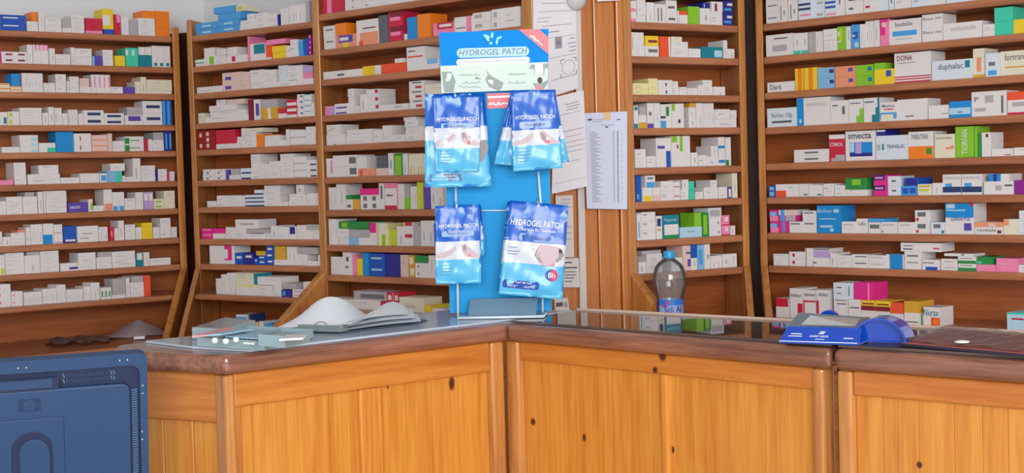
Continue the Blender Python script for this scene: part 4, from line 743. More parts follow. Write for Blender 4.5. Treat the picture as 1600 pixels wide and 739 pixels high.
pouch([(680, 322), (750, 319), (752, 442), (681, 444)], Ph - .018, 'small blue patch pouch hanging at the lower left of the display', seed=15, bands=(.48, .68), details=[('t', 'HYDROGEL PATCH', .08, .24, .94, .285, wh), ('p', .14, .325, .86, .4, pillg), ('t', 'Patch Medical', .3, .345, .7, .375, navt)] + [(d[0], [(a, b + .02) for a, b in d[1]]) + tuple(d[2:]) for d in hand()] + lines())
pouch([(793, 315), (885, 322), (876, 462), (778, 455)], Ph + .004, 'large blue pouch behind the tilted pouch at lower right of the display', seed=18, details=[])
torso = [('g', [(.52, .5), (.58, .44), (.88, .45), (.97, .51), (.9, .58), (.84, .6), (.84, .655), (.62, .655), (.62, .6), (.54, .57)], skin1), ('g', [(.64, .62), (.74, .6), (.84, .62), (.83, .66), (.64, .66)], badge_r, .0015),
         ('g', [(.5, .56), (.52, .5), (.57, .46), (.6, .5), (.57, .56), (.64, .62), (.6, .64)], skin2, .0016), ('g', [(.88, .46), (.98, .52), (.94, .58), (.86, .62), (.84, .6), (.9, .55)], skin2, .0016), ('g', [(.9, .46), (.95, .48), (.95, .515), (.89, .51)], blackp, .0017)]
pouch([(797, 313), (888, 321), (879, 468), (779, 459)], Ph - .02, 'large tilted bi-thermal patch pouch with round badge at lower right of the display', seed=19, bands=(.44, .66), details=[
    ('t', 'HYDROGEL PATCH', .05, .19, .93, .255, wh, .15), ('t', 'Therapie Bi-Thermale', .2, .275, .82, .315, wh), ('p', .22, .335, .8, .415, pillg), ('t', 'Patch Medical', .32, .36, .72, .39, navt),
    ('g', [(.06, .49), (.5, .49), (.5, .497), (.06, .497)], navt), ('g', [(.06, .53), (.26, .53), (.26, .537), (.06, .537)], navt), ('g', [(.06, .56), (.22, .56), (.22, .567), (.06, .567)], navt),
    ('e', .8, .755, .1, .066, badge_b, .0012), ('e', .8, .755, .1, .066, badge_r, .0016, -math.pi / 2, math.pi / 2), ('t', '8h', .745, .725, .86, .785, wh), ('p', .04, .84, .62, .925, badge_b), ('t', 'NE TACHE PAS', .16, .85, .5, .872, wh), ('t', 'FACILE A ENLEVER', .12, .89, .56, .912, wh)] + torso)

# ------------------------------------------------------------------ papers on the column
paper = mat('paper_white', (228, 224, 230), rough=.7, noise=.03, ns=10); paperw = mat('paper_warm_white', (214, 206, 202), rough=.7, noise=.05, ns=8)
tape = mat('beige_masking_tape', (222, 190, 150), rough=.6); inkg = mat('paper_grey_print', (150, 148, 156), rough=.7); inkd = mat('paper_dark_print', (84, 82, 92), rough=.7)
def cpt(x, y, off=.0): # point on the column front seen at pixel
    return onplane(x, y, cL - cn * (.004 + off), cn)
def wallsheet(name, cor, off, label, cat, m=paper, curl=0.0, marks=(), grp=None, curlfn=None, N=8, extra=None):
    tl, tr, brn, bln = cor
    def px(u, v): return ((tl[0] * (1 - u) + tr[0] * u) * (1 - v) + (bln[0] * (1 - u) + brn[0] * u) * v, (tl[1] * (1 - u) + tr[1] * u) * (1 - v) + (bln[1] * (1 - u) + brn[1] * u) * v)
    cf = curlfn or (lambda u, v: curl * v * v * (.4 + u * .6))
    P = lambda u, v, e=0: cpt(*px(u, v), off + cf(u, v) + e)
    mb = MB(); mb.grid(lambda u, v: P(u, 1 - v), N, N, lambda u, v: m); mb.grid(lambda u, v: P(1 - u, 1 - v, -.0006), N, N, lambda u, v: m)
    for mk in marks:
        if mk[0] == 'r': _, u0, v0, u1, v1, mm = mk; mb.face([P(u0, v1, .0006), P(u1, v1, .0006), P(u1, v0, .0006), P(u0, v0, .0006)], mm)
        elif mk[0] == 't': _, s, u0, v0, u1, v1, mm = mk; addtext(mb, s, lambda a, b: P(u0 + (u1 - u0) * a, v1 + (v0 - v1) * b, .0009), mm)
    if extra: extra(mb, P)
    o = mb.build(name); tag(o, label, cat, grp); return o
def rules(lst, mm=None): return [('r', u0, v, u1, v + hh, mm or inkg) for u0, v, u1, hh in lst]
mb = MB(); mb.face([cpt(x, y, .001) for x, y in ((908, 490), (918, 490), (906, -10), (898, -10))], paperw)
b0 = [cpt(x, y, .006) for x, y in ((907, 492), (917.5, 492), (907, -12), (897.5, -12))]; b1 = [p + cn * .008 for p in b0]
mb = MB(); mb.hexa(b0, b1, paperw); tag(mb.build('cable_trunking', bevel=.001), 'narrow cream plastic cable trunking running down the boarded column', 'cable trunking')
wallsheet('notice_sheet', ((833, -8), (899, -8), (903, 138), (834, 160)), .012, 'long printed notice sheet behind the top of the patch display, with a round stamp frame', 'paper', paper,
    marks=rules([(.2, .08, .78, .006), (.1, .16, .95, .005), (.1, .22, .42, .005), (.08, .255, .35, .005), (.2, .3, .9, .006), (.34, .36, .6, .01), (.36, .42, .98, .004), (.84, .45, .96, .01), (.8, .5, .98, .01), (.82, .54, .98, .01), (.82, .58, .98, .01), (.36, .62, .98, .005), (.4, .84, .95, .006)]) + [('r', .5, .42, .66, .54, inkg), ('r', .54, .455, .62, .5, inkd)]
    + [('r', a, b, a + .1, b + .006, inkd) for a, b in ((.62, .66), (.88, .66), (.62, .84), (.88, .84))] + [('r', a, b, a + .012, b + .045, inkd) for a, b in ((.62, .66), (.968, .66), (.62, .80), (.968, .80))],
    extra=lambda mb, P: [mb.face([P(.8 + .15 * math.cos(t) * r0, .75 + .075 * math.sin(t) * r0, .0008) for t, r0 in ((a, 1), (a + .22, 1), (a + .22, .93), (a, .93))], inkg) for a in [i * .2244 for i in range(28)]])
wallsheet('letter_sheet', ((866, 152), (912, 141), (918, 291), (862, 303)), .022, 'tilted handwritten sheet pinned right of the display, its lower edge lifting', 'paper', paper, curl=.012,
    marks=rules([(.38, .10, .8, .008), (.42, .13, .86, .008), (.4, .16, .8, .008), (.2, .2, .9, .005), (.3, .38, .95, .007), (.4, .44, .9, .006), (.3, .5, .96, .006), (.42, .55, .98, .006), (.4, .6, .9, .006), (.45, .7, .8, .006), (.1, .9, .98, .004)]))
cols = []
for i in range(40):
    v = .2 + i * .0185
    cols += [('r', .14, v, .14 + (.12, .2, .16, .24)[i % 4], v + .007, inkg), ('r', .66, v, .71, v + .007, inkg), ('r', .76, v, .8, v + .009, inkd)]
    if i % 3: cols.append(('r', .86, v, .89, v + .007, inkg))
wallsheet('price_list', ((911, 177), (980, 174), (980, 327), (917, 326)), .014, 'long printed price list taped to the column boards, columns of tiny figures', 'paper', mat('paper_cool_white', (206, 210, 232), rough=.7),
    curlfn=lambda u, v: .003 + .012 * max(0, u - .7) / .3 * (1 - abs(v - .5)) + .006 * v, marks=cols + [('r', .1, .06, .2, .08, inkd), ('r', .22, .07, .46, .075, inkg), ('r', .22, .09, .44, .095, inkg), ('r', .76, .075, .84, .085, inkd), ('r', .4, .13, .7, .136, inkg), ('r', .5, .145, .56, .16, inkd), ('r', .46, 0, .62, .085, tape)], N=14)
wallsheet('small_notice', ((868, 306), (895, 305), (897, 402), (868, 402)), .012, 'small printed notice half hidden behind the tilted pouch of the display', 'paper', paperw, marks=rules([(.3, .06, .9, .012), (.3, .12, .8, .012), (.3, .18, .9, .012), (.4, .5, .9, .012), (.4, .6, .86, .012), (.5, .7, .9, .012)]))
wallsheet('small_notice', ((876, 404), (904, 403), (906, 449), (878, 449)), .015, 'small bordered notice low on the column, just left of the cable trunking', 'paper', paperw, marks=rules([(.2, .12, .62, .05), (.16, .3, .9, .05), (.2, .45, .8, .03), (.2, .56, .84, .03), (.2, .66, .7, .03), (.2, .78, .6, .03)], inkd))
wallsheet('visiting_card', ((866, 467), (887, 465), (890, 486), (867, 488)), .016, 'little card with a dark emblem at the foot of the column beside the display', 'card', paperw, marks=[('r', .1, .3, .6, .6, inkd), ('r', .7, .3, .9, .7, inkg)])
wallsheet('paper_slip', ((932, -14), (966, -14), (967, 0.8), (933, 2.4)), .014, 'edge of a white slip at the top of the bare column boards', 'paper', paper)
# round white dome near the top
P0 = cpt(900, -2, .014); dm = mat('dome_white_plastic', (206, 200, 202), rough=.4); mb = MB()
N_ = 28
for j in range(9):
    a0, a1 = math.pi / 2 * j / 9, math.pi / 2 * (j + 1) / 9; R0 = 16.5 * P0.y / FPX
    for i in range(N_):
        t0, t1 = 2 * math.pi * i / N_, 2 * math.pi * (i + 1) / N_
        f = lambda a, t: P0 + cd_ * R0 * math.cos(a) * math.cos(t) + Vector((0, 0, R0 * 1.12 * math.cos(a) * math.sin(t))) - cn * (R0 * .8 * math.sin(a))
        mb.face([f(a0, t0), f(a0, t1), f(a1, t1), f(a1, t0)], dm)
bmo = mb.build('wall_dome', smooth=True); tag(bmo, 'round white plastic dome fixed over the notice at the top of the column', 'wall fitting')

# ------------------------------------------------------------------ water bottle on the ledge
pet = clearmat('bottle_clear_plastic', (240, 243, 245), gloss=.04, haze=.10, hazecol=(214, 218, 224), rough=.08, ior=1.28)
capm = mat('bottle_cap_cyan', (30, 160, 226), rough=.35); labm = mat('bottle_label_pale_blue', (150, 176, 230), rough=.35); labb = mat('bottle_label_blue', (40, 120, 214), rough=.35); labn = mat('bottle_label_navy', (26, 44, 140), rough=.35); labp = mat('bottle_label_magenta', (220, 50, 150), rough=.35)
BY = 4.27; bc = at(1044, 440, BY); BC = Vector((bc.x + .004, BY, LED + .0012)); s_ = BY / FPX
bot = empty('water_bottle', BC, 'large empty clear plastic water bottle with a cyan cap behind the counter', 'bottle')
zt_ = lambda y: at(1044, y, BY).z - BC.z
mb = MB(); prof = [(0.028, 0), (.036, .003), (.038, .012), (.0355, .02), (.0375, .03), (.0355, .04), (.037, .05)]
prof += [(.0372, zt_(494)), (.0372, zt_(468)), (.040, zt_(463)), (.0462, zt_(452)), (.0488, zt_(441)), (.0478, zt_(428)), (.0425, zt_(418)), (.033, zt_(411)), (.022, zt_(406)), (.0145, zt_(403.5)), (.0135, zt_(400))]
mb.lathe(BC, prof, pet, 40, cap=False); mb.build('body', bot, smooth=True)
mb = MB(); ct = zt_(392); cb = zt_(403); mb.lathe(BC, [(.0165, cb), (.0172, cb + .004), (.0165, cb + .005), (.0162, ct - .002), (.0145, ct)], capm, 40); mb.build('cap', bot, smooth=False, bevel=.0006)
mb = MB(); lt, lb = zt_(467), zt_(520); R_ = .0385
def cyl(a0, a1, z0, z1, m, r): # angles measured from the camera side, positive to the right
    n = max(2, int(abs(a1 - a0) / .12))
    for i in range(n):
        t0, t1 = a0 + (a1 - a0) * i / n, a0 + (a1 - a0) * (i + 1) / n
        f = lambda t, z: BC + Vector((math.sin(t) * r, -math.cos(t) * r, z)); mb.face([f(t0, z0), f(t1, z0), f(t1, z1), f(t0, z1)], m)
cyl(-math.pi, math.pi, lb, lt, labm, R_); cyl(-1.6, 1.6, lt - .016, lt, labb, R_ + .0003); cyl(-1.6, -1.05, lb, lt, labn, R_ + .0005)
f = lambda t, z, e=.0008: BC + Vector((math.sin(t) * (R_ + e), -math.cos(t) * (R_ + e), z))
mb.face([f(-.95, lt - .004), f(-.3, lt - .003), f(-.1, lt - .004), f(-.42, lt - .02), f(-.75, lt - .021)], labp)
addtext(mb, 'Sidi Ali', lambda a, b: f(-.55 + 1.45 * a, zt_(487) + (zt_(476) - zt_(487)) * b, .0011), labn)
mb.build('label', bot, smooth=False)

# ------------------------------------------------------------------ clipboard with curling sheets
clipb = mat('clipboard_dark_board', (70, 78, 96), rough=.5); metal = mat('clip_metal', (170, 186, 186), rough=.3, metal=.7); sheetw = mat('sheet_bright_white', (226, 232, 240), rough=.6)
c0 = ath(432, 517, HG); c1 = ath(545, 520.5, HG); c2 = ath(668, 502, HG); c3 = ath(560, 494, HG)
cb_ = empty('clipboard', (c0 + c2) / 2, 'clipboard lying on the left counter, its metal clip facing the customers', 'clipboard')
mb = MB(); q = [c0, c1, c2, c3]; mb.hexa([v + Vector((0, 0, .0002)) for v in q], [v + Vector((0, 0, .0035)) for v in q], clipb); mb.build('board', cb_, bevel=.001)
e1 = (c1 - c0).normalized(); e2 = V2(-e1.y, e1.x); 
if e2.y < 0: e2 = -e2
m0 = ath(462, 517.5, HG + .004); m1 = ath(532, 519, HG + .004); ex = (m1 - m0).normalized()
mb = MB(); mb.box(m0 + Vector((0, 0, .0)), m1 - m0, e2 * .028, (0, 0, .006), metal); mb.box(m0 + ex * .002 + e2 * .004 + Vector((0, 0, .006)), (m1 - m0) - ex * .004, e2 * .012, (0, 0, .007), metal)
mid = (m0 + m1) / 2 + e2 * .012 + Vector((0, 0, .010)); mb.tube([mid + ex * (.016 * math.cos(t)) + Vector((0, 0, .009 * math.sin(t))) for t in [math.pi * i / 10 for i in range(11)]], .0014, metal, n=8)
mb.build('metal_clip', cb_, bevel=.0008)
def curled(name, cor, fn, label, grp, m=sheetw, N=20, base=HG + .004, lab2=None):
    tl, tr, brn, bln = [ath(x, y, base) for x, y in cor]
    def P(u, v, e=0):
        p = (tl * (1 - u) + tr * u) * (1 - v) + (bln * (1 - u) + brn * u) * v; return p + Vector((0, 0, fn(u, v) + e))
    mb = MB(); mb.grid(lambda u, v: P(u, 1 - v, .0004), N, N, lambda u, v: m); mb.grid(lambda u, v: P(1 - u, 1 - v), N, N, lambda u, v: m)
    o = mb.build(name, smooth=True); tag(o, label, 'paper', grp); return o
# big sheet arching over the clip
curled('curled_paper', ((468, 506), (585, 497), (612, 505), (432, 514.5)), lambda u, v: .002 + .050 * math.sin(math.pi * min(1, u * .95 + .12)) ** 1.3 * (1 - v) ** .9 + .006 * (1 - v) * u, 'big white sheet arching up on the clipboard, left of the rolled pages', 'sheets on the clipboard')
for i, (dx, dz, lb_) in enumerate(((0, 0, 'lowest of the white pages rolled over at the right of the clipboard'), (-8, .0065, 'middle one of the white pages rolled over at the right of the clipboard'), (-20, .013, 'uppermost of the white pages rolled over at the right of the clipboard'))):
    curled('curled_paper', ((585 + dx * .2, 501), (652 + dx, 495.5), (658 + dx, 504), (533 + dx * .2, 518)), lambda u, v, dz=dz: .001 + dz + (.010 + dz) * math.sin(min(1, u * 1.05) * math.pi * .8) * (1 - .7 * v), lb_, 'sheets on the clipboard')

# ------------------------------------------------------------------ clear plastic trays and leaflets at the left end
clr = clearmat('tray_clear_plastic', (216, 232, 236), gloss=.04, haze=.5, hazecol=(200, 230, 238), rough=.12, ior=1.25)
leafc = mat('leaflet_pale_blue', (150, 192, 214), rough=.4); leafp = mat('leaflet_pink', (232, 150, 160), rough=.45); whp = mat('blister_white', (230, 238, 240), rough=.25)
def tray(cor, h, label, base=HG + .0008, wells=3, name='clear_plastic_tray'):
    p = [ath(x, y, base) for x, y in cor]; r = empty(name, sum(p, Vector((0, 0, 0))) / 4, label, 'plastic tray', 'clear plastic trays at the left end of the counter')
    c = sum(p, Vector((0, 0, 0))) / 4
    mb = MB(); mb.hexa(p, [v + Vector((0, 0, .0015)) for v in p], clr)
    for i in range(4):
        a, b_ = p[i], p[(i + 1) % 4]; ai, bi = a + (c - a) * .03, b_ + (c - b_) * .03
        mb.hexa([a, b_, bi, ai], [v + Vector((0, 0, h)) for v in (a, b_, bi, ai)], clr)
    mb.build('tray_body', r, bevel=.0008)
    mb = MB()
    L = lambda u, v: (p[0] * (1 - u) + p[1] * u) * (1 - v) + (p[3] * (1 - u) + p[2] * u) * v
    for i in range(wells):
        u = .08 + i * .84 / wells; q = [L(u, .15), L(u + .84 / wells - .05, .15), L(u + .84 / wells - .05, .85), L(u, .85)]
        mb.hexa([v + Vector((0, 0, .002)) for v in q], [v + (c - v) * .05 + Vector((0, 0, h * .8)) for v in q], clr)
    mb.build('wells', r, bevel=.001); return r
tray([(308, 541), (414, 548), (490, 528), (372, 521)], .018, 'clear plastic tray nearest the counter corner at the left', wells=4)
tray([(404, 541), (446, 544), (484, 534), (440, 530)], .022, 'small clear tray with white caps beside the corner tray', base=HG + .0193, wells=2)
mb = MB(); p = [ath(x, y, HG + .0205) for x, y in ((352, 527), (408, 531), (452, 521), (392, 518))]
mb.hexa(p, [v + Vector((0, 0, .0028)) for v in p], leafc); tag(mb.build('leaflet', bevel=.0005), 'pale blue leaflet lying on the clear corner tray', 'leaflet')
p = [ath(x, y, HG + .0008) for x, y in ((340, 521), (372, 518), (388, 513), (362, 512))]
mb = MB(); p = [ath(x, y, HG + .027) for x, y in ((300, 527), (345, 524), (395, 516), (350, 514))]
L = lambda u, v: (p[0] * (1 - u) + p[1] * u) * (1 - v) + (p[3] * (1 - u) + p[2] * u) * v
mb.hexa([L(0, 0), L(.5, 0), L(.5, 1), L(0, 1)], [v + Vector((0, 0, .003)) for v in (L(0, 0), L(.5, 0), L(.5, 1), L(0, 1))], leafp)
mb.hexa([L(.5, 0), L(1, 0), L(1, 1), L(.5, 1)], [v + Vector((0, 0, .003)) for v in (L(.5, 0), L(1, 0), L(1, 1), L(.5, 1))], leafc)
tag(mb.build('leaflet'), 'pink and blue folded leaflet sticking out at the left of the clear trays', 'leaflet')
mb = MB(); q = [ath(x, y, HG + .0006) for x, y in ((300, 530), (352, 533), (400, 518), (352, 513))]; mb.hexa(q, [v + Vector((0, 0, .0245)) for v in q], clr)
tag(mb.build('clear_plastic_box', bevel=.002), 'low clear plastic box under the pink and blue leaflet', 'plastic box')
for i, (x, y, lb_) in enumerate(((336, 536, 'white round cap leftmost in the clear corner tray'), (353, 537, 'tiny white cap in the middle of the clear corner tray'), (369, 534.5, 'larger white cap right of the middle in the clear corner tray'))):
    mb = MB(); P = ath(x, y, HG + .0156); mb.lathe(P, [(.005, 0), (.006, .003), (.0055, .008), (.003, .010)], whp, 16); tag(mb.build('bottle_cap', smooth=True), lb_, 'cap', 'white caps on the clear tray')
for cor, lb_ in ((((436, 533), (474, 531), (480, 526), (448, 526)), 'shiny white blister strip at the right end of the clear trays'), (((380, 538), (398, 539), (402, 536), (385, 535)), 'short white blister strip at the front edge of the clear tray')):
    p = [ath(x, y, HG + .0373 if cor[0][0] > 400 else HG + .0158) for x, y in cor]; mb = MB(); mb.hexa(p, [v + Vector((0, 0, .004)) for v in p], whp); tag(mb.build('blister_strip', bevel=.001), lb_, 'blister strip')

# ------------------------------------------------------------------ blue acrylic leaflet holder
acr = mat('acrylic_blue', (14, 66, 176), rough=.18, coat=.6); acr2 = clearmat('acrylic_clear_frosted', (190, 206, 214), gloss=.08, haze=.3, hazecol=(150, 176, 196), rough=.15)
hb = [ath(x, y, HG + .0006) for x, y in ((1217, 536), (1342, 540), (1420, 524), (1290, 516))]
hold = empty('leaflet_holder', sum(hb, Vector((0, 0, 0))) / 4, 'blue acrylic leaflet holder with arched ends on the right counter', 'leaflet holder')
hx = (hb[1] - hb[0]).normalized(); hw = (hb[1] - hb[0]).length; hy = V2(-hx.y, hx.x)
if hy.y < 0: hy = -hy
Zv = Vector((0, 0, 1)); H0 = hb[0]
mb = MB(); mb.hexa([H0, H0 + hx * hw, H0 + hx * hw + hy * .135, H0 + hy * .135], [v + Zv * .003 for v in (H0, H0 + hx * hw, H0 + hx * hw + hy * .135, H0 + hy * .135)], acr); mb.build('base_plate', hold, bevel=.0008)
mb = MB(); q = [H0, H0 + hx * hw, H0 + hx * hw + hy * .004, H0 + hy * .004]; t = [v + Zv * .029 + hy * .018 for v in q]; t[0] += hx * .012; t[3] += hx * .012
mb.hexa([v + Zv * .003 for v in q], t, acr)
FP = lambda u, v: (q[0] * (1 - u) + q[1] * u) * (1 - v) + (t[0] * (1 - u) + t[1] * u) * v + Zv * .003 * (1 - v) - hy * .0006
def fr(u0, v0, u1, v1, m): mb.face([FP(u0, v0), FP(u1, v0), FP(u1, v1), FP(u0, v1)], m)
addtext(mb, 'EXPERT SANTE', lambda a, b: FP(.36 + .24 * a, .34 + .12 * b), wh); fr(.46, .56, .53, .62, wh); fr(.475, .66, .54, .72, wh); fr(.44, .2, .56, .23, wh)
fr(.1, .5, .24, .55, wh); fr(.08, .36, .26, .4, wh); fr(.8, .3, .92, .35, wh); fr(.0, .02, .98, .06, wh)
mb.build('front_lip', hold)
mb = MB(); a = t[0] + Zv * .0005; b_ = t[1] + Zv * .0005; mb.hexa([a, b_, b_ + hy * .003, a + hy * .003], [a + Zv * .018 + hy * .06, b_ + Zv * .012 + hy * .06, b_ + hy * .064 + Zv * .012, a + hy * .064 + Zv * .018], acr2); mb.build('clear_sloping_panel', hold)
def arch(cx, width, hgt, length, name, th=.004):
    mb = MB(); n = 18
    for i in range(n):
        a0, a1 = math.pi * i / n, math.pi * (i + 1) / n
        f = lambda a, k: cx + hx * (-(width / 2 - k) * math.cos(a)) + Zv * (.003 + (hgt - k) * math.sin(a))
        q0 = [f(a0, 0), f(a1, 0), f(a1, th), f(a0, th)]; mb.hexa(q0, [v + hy * length for v in q0], acr)
    q = [cx + hy * (length * .25) + hx * (-(width / 2 - .002) * math.cos(math.pi * i / n)) + Zv * (.003 + (hgt - .002) * math.sin(math.pi * i / n)) for i in range(n + 1)]
    mb.hexa(q, [v + hy * .003 for v in q], acr)
    mb.build(name, hold, smooth=False)
arch(H0 + hx * (hw + .03) + hy * .016, .098, .044, .06, 'right_arch')
arch(H0 + hx * .055 + hy * .12, .055, .046, .012, 'left_arch')

# ------------------------------------------------------------------ folder with red sheet, right end
fold = clearmat('folder_clear_plastic', (206, 190, 190), gloss=.0, haze=.12, hazecol=(226, 200, 196), rough=.3, ior=1.04)
redsh = mat('folder_red_brown_sheet', (196, 112, 110), rough=.45, noise=.25, ns=14); dkb = mat('folder_dark_backing', (48, 44, 66), rough=.4)
fp = [ath(x, y, HG + .0006) for x, y in ((1402, 540), (1690, 566), (1700, 538), (1480, 517))]
fo = empty('plastic_folder', sum(fp, Vector((0, 0, 0))) / 4, 'clear plastic folder with a red brown sheet lying at the right end of the counter', 'folder')
mb = MB(); mb.hexa(fp, [v + Zv * .004 for v in fp], dkb); mb.build('dark_backing', fo, bevel=.001)
c = sum(fp, Vector((0, 0, 0))) / 4; q = [v + (c - v) * .04 + Zv * .0045 for v in fp]; mb = MB(); mb.hexa(q, [v + Zv * .001 for v in q], redsh); mb.build('red_sheet', fo)
L = lambda u, v, z=0: (fp[0] * (1 - u) + fp[1] * u) * (1 - v) + (fp[3] * (1 - u) + fp[2] * u) * v + Zv * z
mb = MB(); wv = lambda u, v: .0105 + .0025 * math.sin(u * 17 + v * 5) * math.sin(v * 9 + 1) + .0015 * math.sin(u * 41 - v * 13)
mb.grid(lambda u, v: L(u, v, wv(u, v)), 40, 14, lambda u, v: fold); mb.build('clear_cover', fo, smooth=True)
mb = MB(); P = ath(1503, 535, HG + .0145); mb.lathe(P, [(.012, 0), (.013, .0015), (.009, .003), (.004, .004)], whp, 14); tag(mb.build('plastic_seal', smooth=True), 'small white plastic seal lying on the red folder', 'seal')
mb = MB(); q = [ath(x, y, HG + .0006) for x, y in ((1345, 540.5), (1400, 544), (1440, 533), (1425, 527))]; mb.hexa(q, [v + Zv * .002 for v in q], dkb); tag(mb.build('card_sheet'), 'dark card sheet between the blue holder and the folder', 'card')

# ------------------------------------------------------------------ things on the left ledges
def ledgebox(x0, x1, ytop, h, Y, c, lab, deco=(), dep=.07, base=LED, th=-.6, n=1):
    p0 = at(x0, ytop, Y); p1 = at(x1, ytop, Y); d = Vector((math.cos(th), math.sin(th), 0)); wdt = (p1.x - p0.x) / math.cos(th)
    nn = Vector((-d.y, d.x, 0)); mb = MB(); O = Vector((p0.x, Y, base)); X = d * wdt; Yv = nn * dep; Zz = Vector((0, 0, h))
    mb.box(O, X, Yv, Zz, CM[c])
    for k, s in enumerate(deco):
        pp = s[1:].split(':'); q = [float(v) / 10 for v in pp[1:]]; e = -nn * .0003 * (k + 1)
        if s[0] == 'r': mb.face([O + X * q[0] + Zz * q[2] + e, O + X * q[1] + Zz * q[2] + e, O + X * q[1] + Zz * q[3] + e, O + X * q[0] + Zz * q[3] + e], CM[pp[0]])
    tag(mb.build('medicine_box'), lab, 'medicine box', 'medicine boxes on the ledge behind the counter'); return base + h
Yl = 5.06
hb_ = (at(380, 491, Yl).z - LED - .0006) / 4
for i in range(4):
    ledgebox(369, 387, 500, hb_ - .0004, Yl, 'W', ('bottom', 'second', 'third', 'top')[i] + ' of the four white and blue striped boxes on the ledge behind the trays', ('rJ:0:10:3:7', 'rB:3:10:1:3'), base=LED + .0006 + i * hb_, th=-.62)
ledgebox(388, 392, 491, at(390, 491, Yl - .02).z - LED - .001, Yl - .018, 'n', 'thin dark blue upright box right of the striped boxes on the ledge', base=LED + .0006, th=-.62)
hh = at(400, 503, Yl - .04).z - LED - .001
ledgebox(393, 404, 503, hh, Yl - .032, 'A', 'ochre box with white edges on the ledge behind the clear trays', ('rW:0:2:0:10', 'rW:8:10:0:10'), base=LED + .0006, th=-.62)
ledgebox(405, 412, 502, hh + .003, Yl - .046, 'W', 'narrow white upright box on the ledge, right of the ochre one', base=LED + .0006, th=-.62)
ledgebox(413, 432, 508, at(420, 506, Yl - .06).z - LED, Yl - .056, 'J', 'sky blue flat box low on the ledge behind the clear trays', ('rH:2:8:5:8',), base=LED + .0006, th=-.62)
ledgebox(433, 446, 503, at(440, 500, Yl - .1).z - LED, Yl - .075, 'L', 'grey box at the right end of the ledge group behind the trays', base=LED + .0006, th=-.62)
# bent paper and wrapping on the ledge of the leftmost unit
lav = mat('paper_lilac_white', (196, 176, 184), rough=.6); pl = ath(213, 524, LED)
def bent(cor, fn, label, m, name, cat):
    tl, tr, brn, bln = [ath(x, y, LED + .0008) for x, y in cor]; mb = MB()
    P = lambda u, v, e=0: (tl * (1 - u) + tr * u) * (1 - v) + (bln * (1 - u) + brn * u) * v + Vector((0, 0, fn(u, v) + e))
    mb.grid(lambda u, v: P(u, 1 - v, .0004), 18, 12, lambda u, v: m); mb.grid(lambda u, v: P(1 - u, 1 - v), 18, 12, lambda u, v: m); tag(mb.build(name, smooth=True), label, cat)
bent(((165, 524), (264, 519), (258, 524), (150, 532)), lambda u, v: .001 + .052 * max(0, 1 - abs(u - .52) * 2.2) ** 1.2 * (1 - v) + .004 * math.sin(u * 6) ** 2, 'pale lilac paper peaking like a tent on the leftmost ledge', lav, 'bent_paper', 'paper')
bent(((80, 534), (168, 529), (172, 537), (70, 545)), lambda u, v: .002 + .012 * math.sin(u * 9 + v * 4) ** 2 + .006 * math.sin(v * 7 + u * 3) ** 2, 'crumpled clear wrapping on the leftmost ledge beside the lilac paper', clearmat('crumpled_film', (236, 222, 222), gloss=.03, haze=.22, hazecol=(226, 190, 186), rough=.15, ior=1.12), 'plastic_wrapping', 'wrapping')
p = [ath(x, y, LED + .012) for x, y in ((209, 527), (226, 526), (229, 523), (211, 524))]; p = [Vector((v.x, v.y, LED + .0045)) for v in p]
mb = MB(); mb.hexa(p, [v + Zv * .009 for v in p], whp); tag(mb.build('eraser', bevel=.001), 'small white block in front of the tented lilac paper', 'eraser')

# ------------------------------------------------------------------ monitor seen from behind
mbl = mat('monitor_blue_plastic', (32, 66, 108), rough=.5, noise=.06, ns=8); mdk = mat('monitor_recess_dark_blue', (16, 34, 72), rough=.5); mlt = mat('monitor_vent_pale_blue', (90, 124, 164), rough=.4); mlog = mat('monitor_logo_dark', (28, 50, 92), rough=.3)
ya = math.radians(21); tl_ = math.radians(9)
MU = Vector((math.cos(ya), math.sin(ya), 0)); back = Vector((math.sin(ya), -math.cos(ya), 0))
MV = (Vector((0, 0, 1)) * math.cos(tl_) + back * math.sin(tl_)).normalized(); MN = MU.cross(MV).normalized()   # MN points to the viewer
M0 = at(229.5, 551, 2.6)
def mp_(x, y, off=0.0): P = onplane(x, y, M0 + MN * off, MN); return P
def uv(x, y): P = mp_(x, y) - M0; return P.dot(MU), P.dot(MV)
MWD, MHT = .47, .30
cen = M0 - MU * (MWD / 2) - MV * (MHT / 2)
ft = Vector((cen.x, cen.y, .7512))
mon = empty('monitor', ft, 'dark blue computer monitor seen from behind, with louvred vents and a square logo', 'monitor')
G = lambda u, v, o=0.0: M0 + MU * u + MV * v + MN * o
def rr(u0, v0, u1, v1, r, n=6):
    pts = []
    for cx, cy, a in ((u1 - r, v1 - r, 0), (u0 + r, v1 - r, 90), (u0 + r, v0 + r, 180), (u1 - r, v0 + r, 270)):
        for i in range(n + 1): t = math.radians(a + 90 * i / n); pts.append((cx + r * math.cos(t), cy + r * math.sin(t)))
    return pts
def plate(mb, pts, o0, o1, m): mb.hexa([G(u, v, o0) for u, v in pts], [G(u, v, o1) for u, v in pts], m)
def ring(mb, outer, inner, o0, o1, m, oi=None):
    oi = o1 if oi is None else oi; n = len(outer)
    for i in range(n):
        j = (i + 1) % n
        A_, B_, C2, D2 = G(*outer[i], o1), G(*outer[j], o1), G(*inner[j], oi), G(*inner[i], oi)
        mb.face([A_, B_, C2, D2], m); mb.face([G(*outer[i], o0), G(*outer[j], o0), B_, A_], m); mb.face([D2, C2, G(*inner[j], o0), G(*inner[i], o0)], m)
mb = MB(); plate(mb, rr(-MWD, -MHT, 0, 0, .012), -.03, -.012, mbl); ring(mb, rr(-MWD, -MHT, 0, 0, .012), rr(-MWD + .018, -MHT + .018, -.0135, -.022, .014), -.012, 0, mbl); mb.build('rear_frame', mon, bevel=.0015)
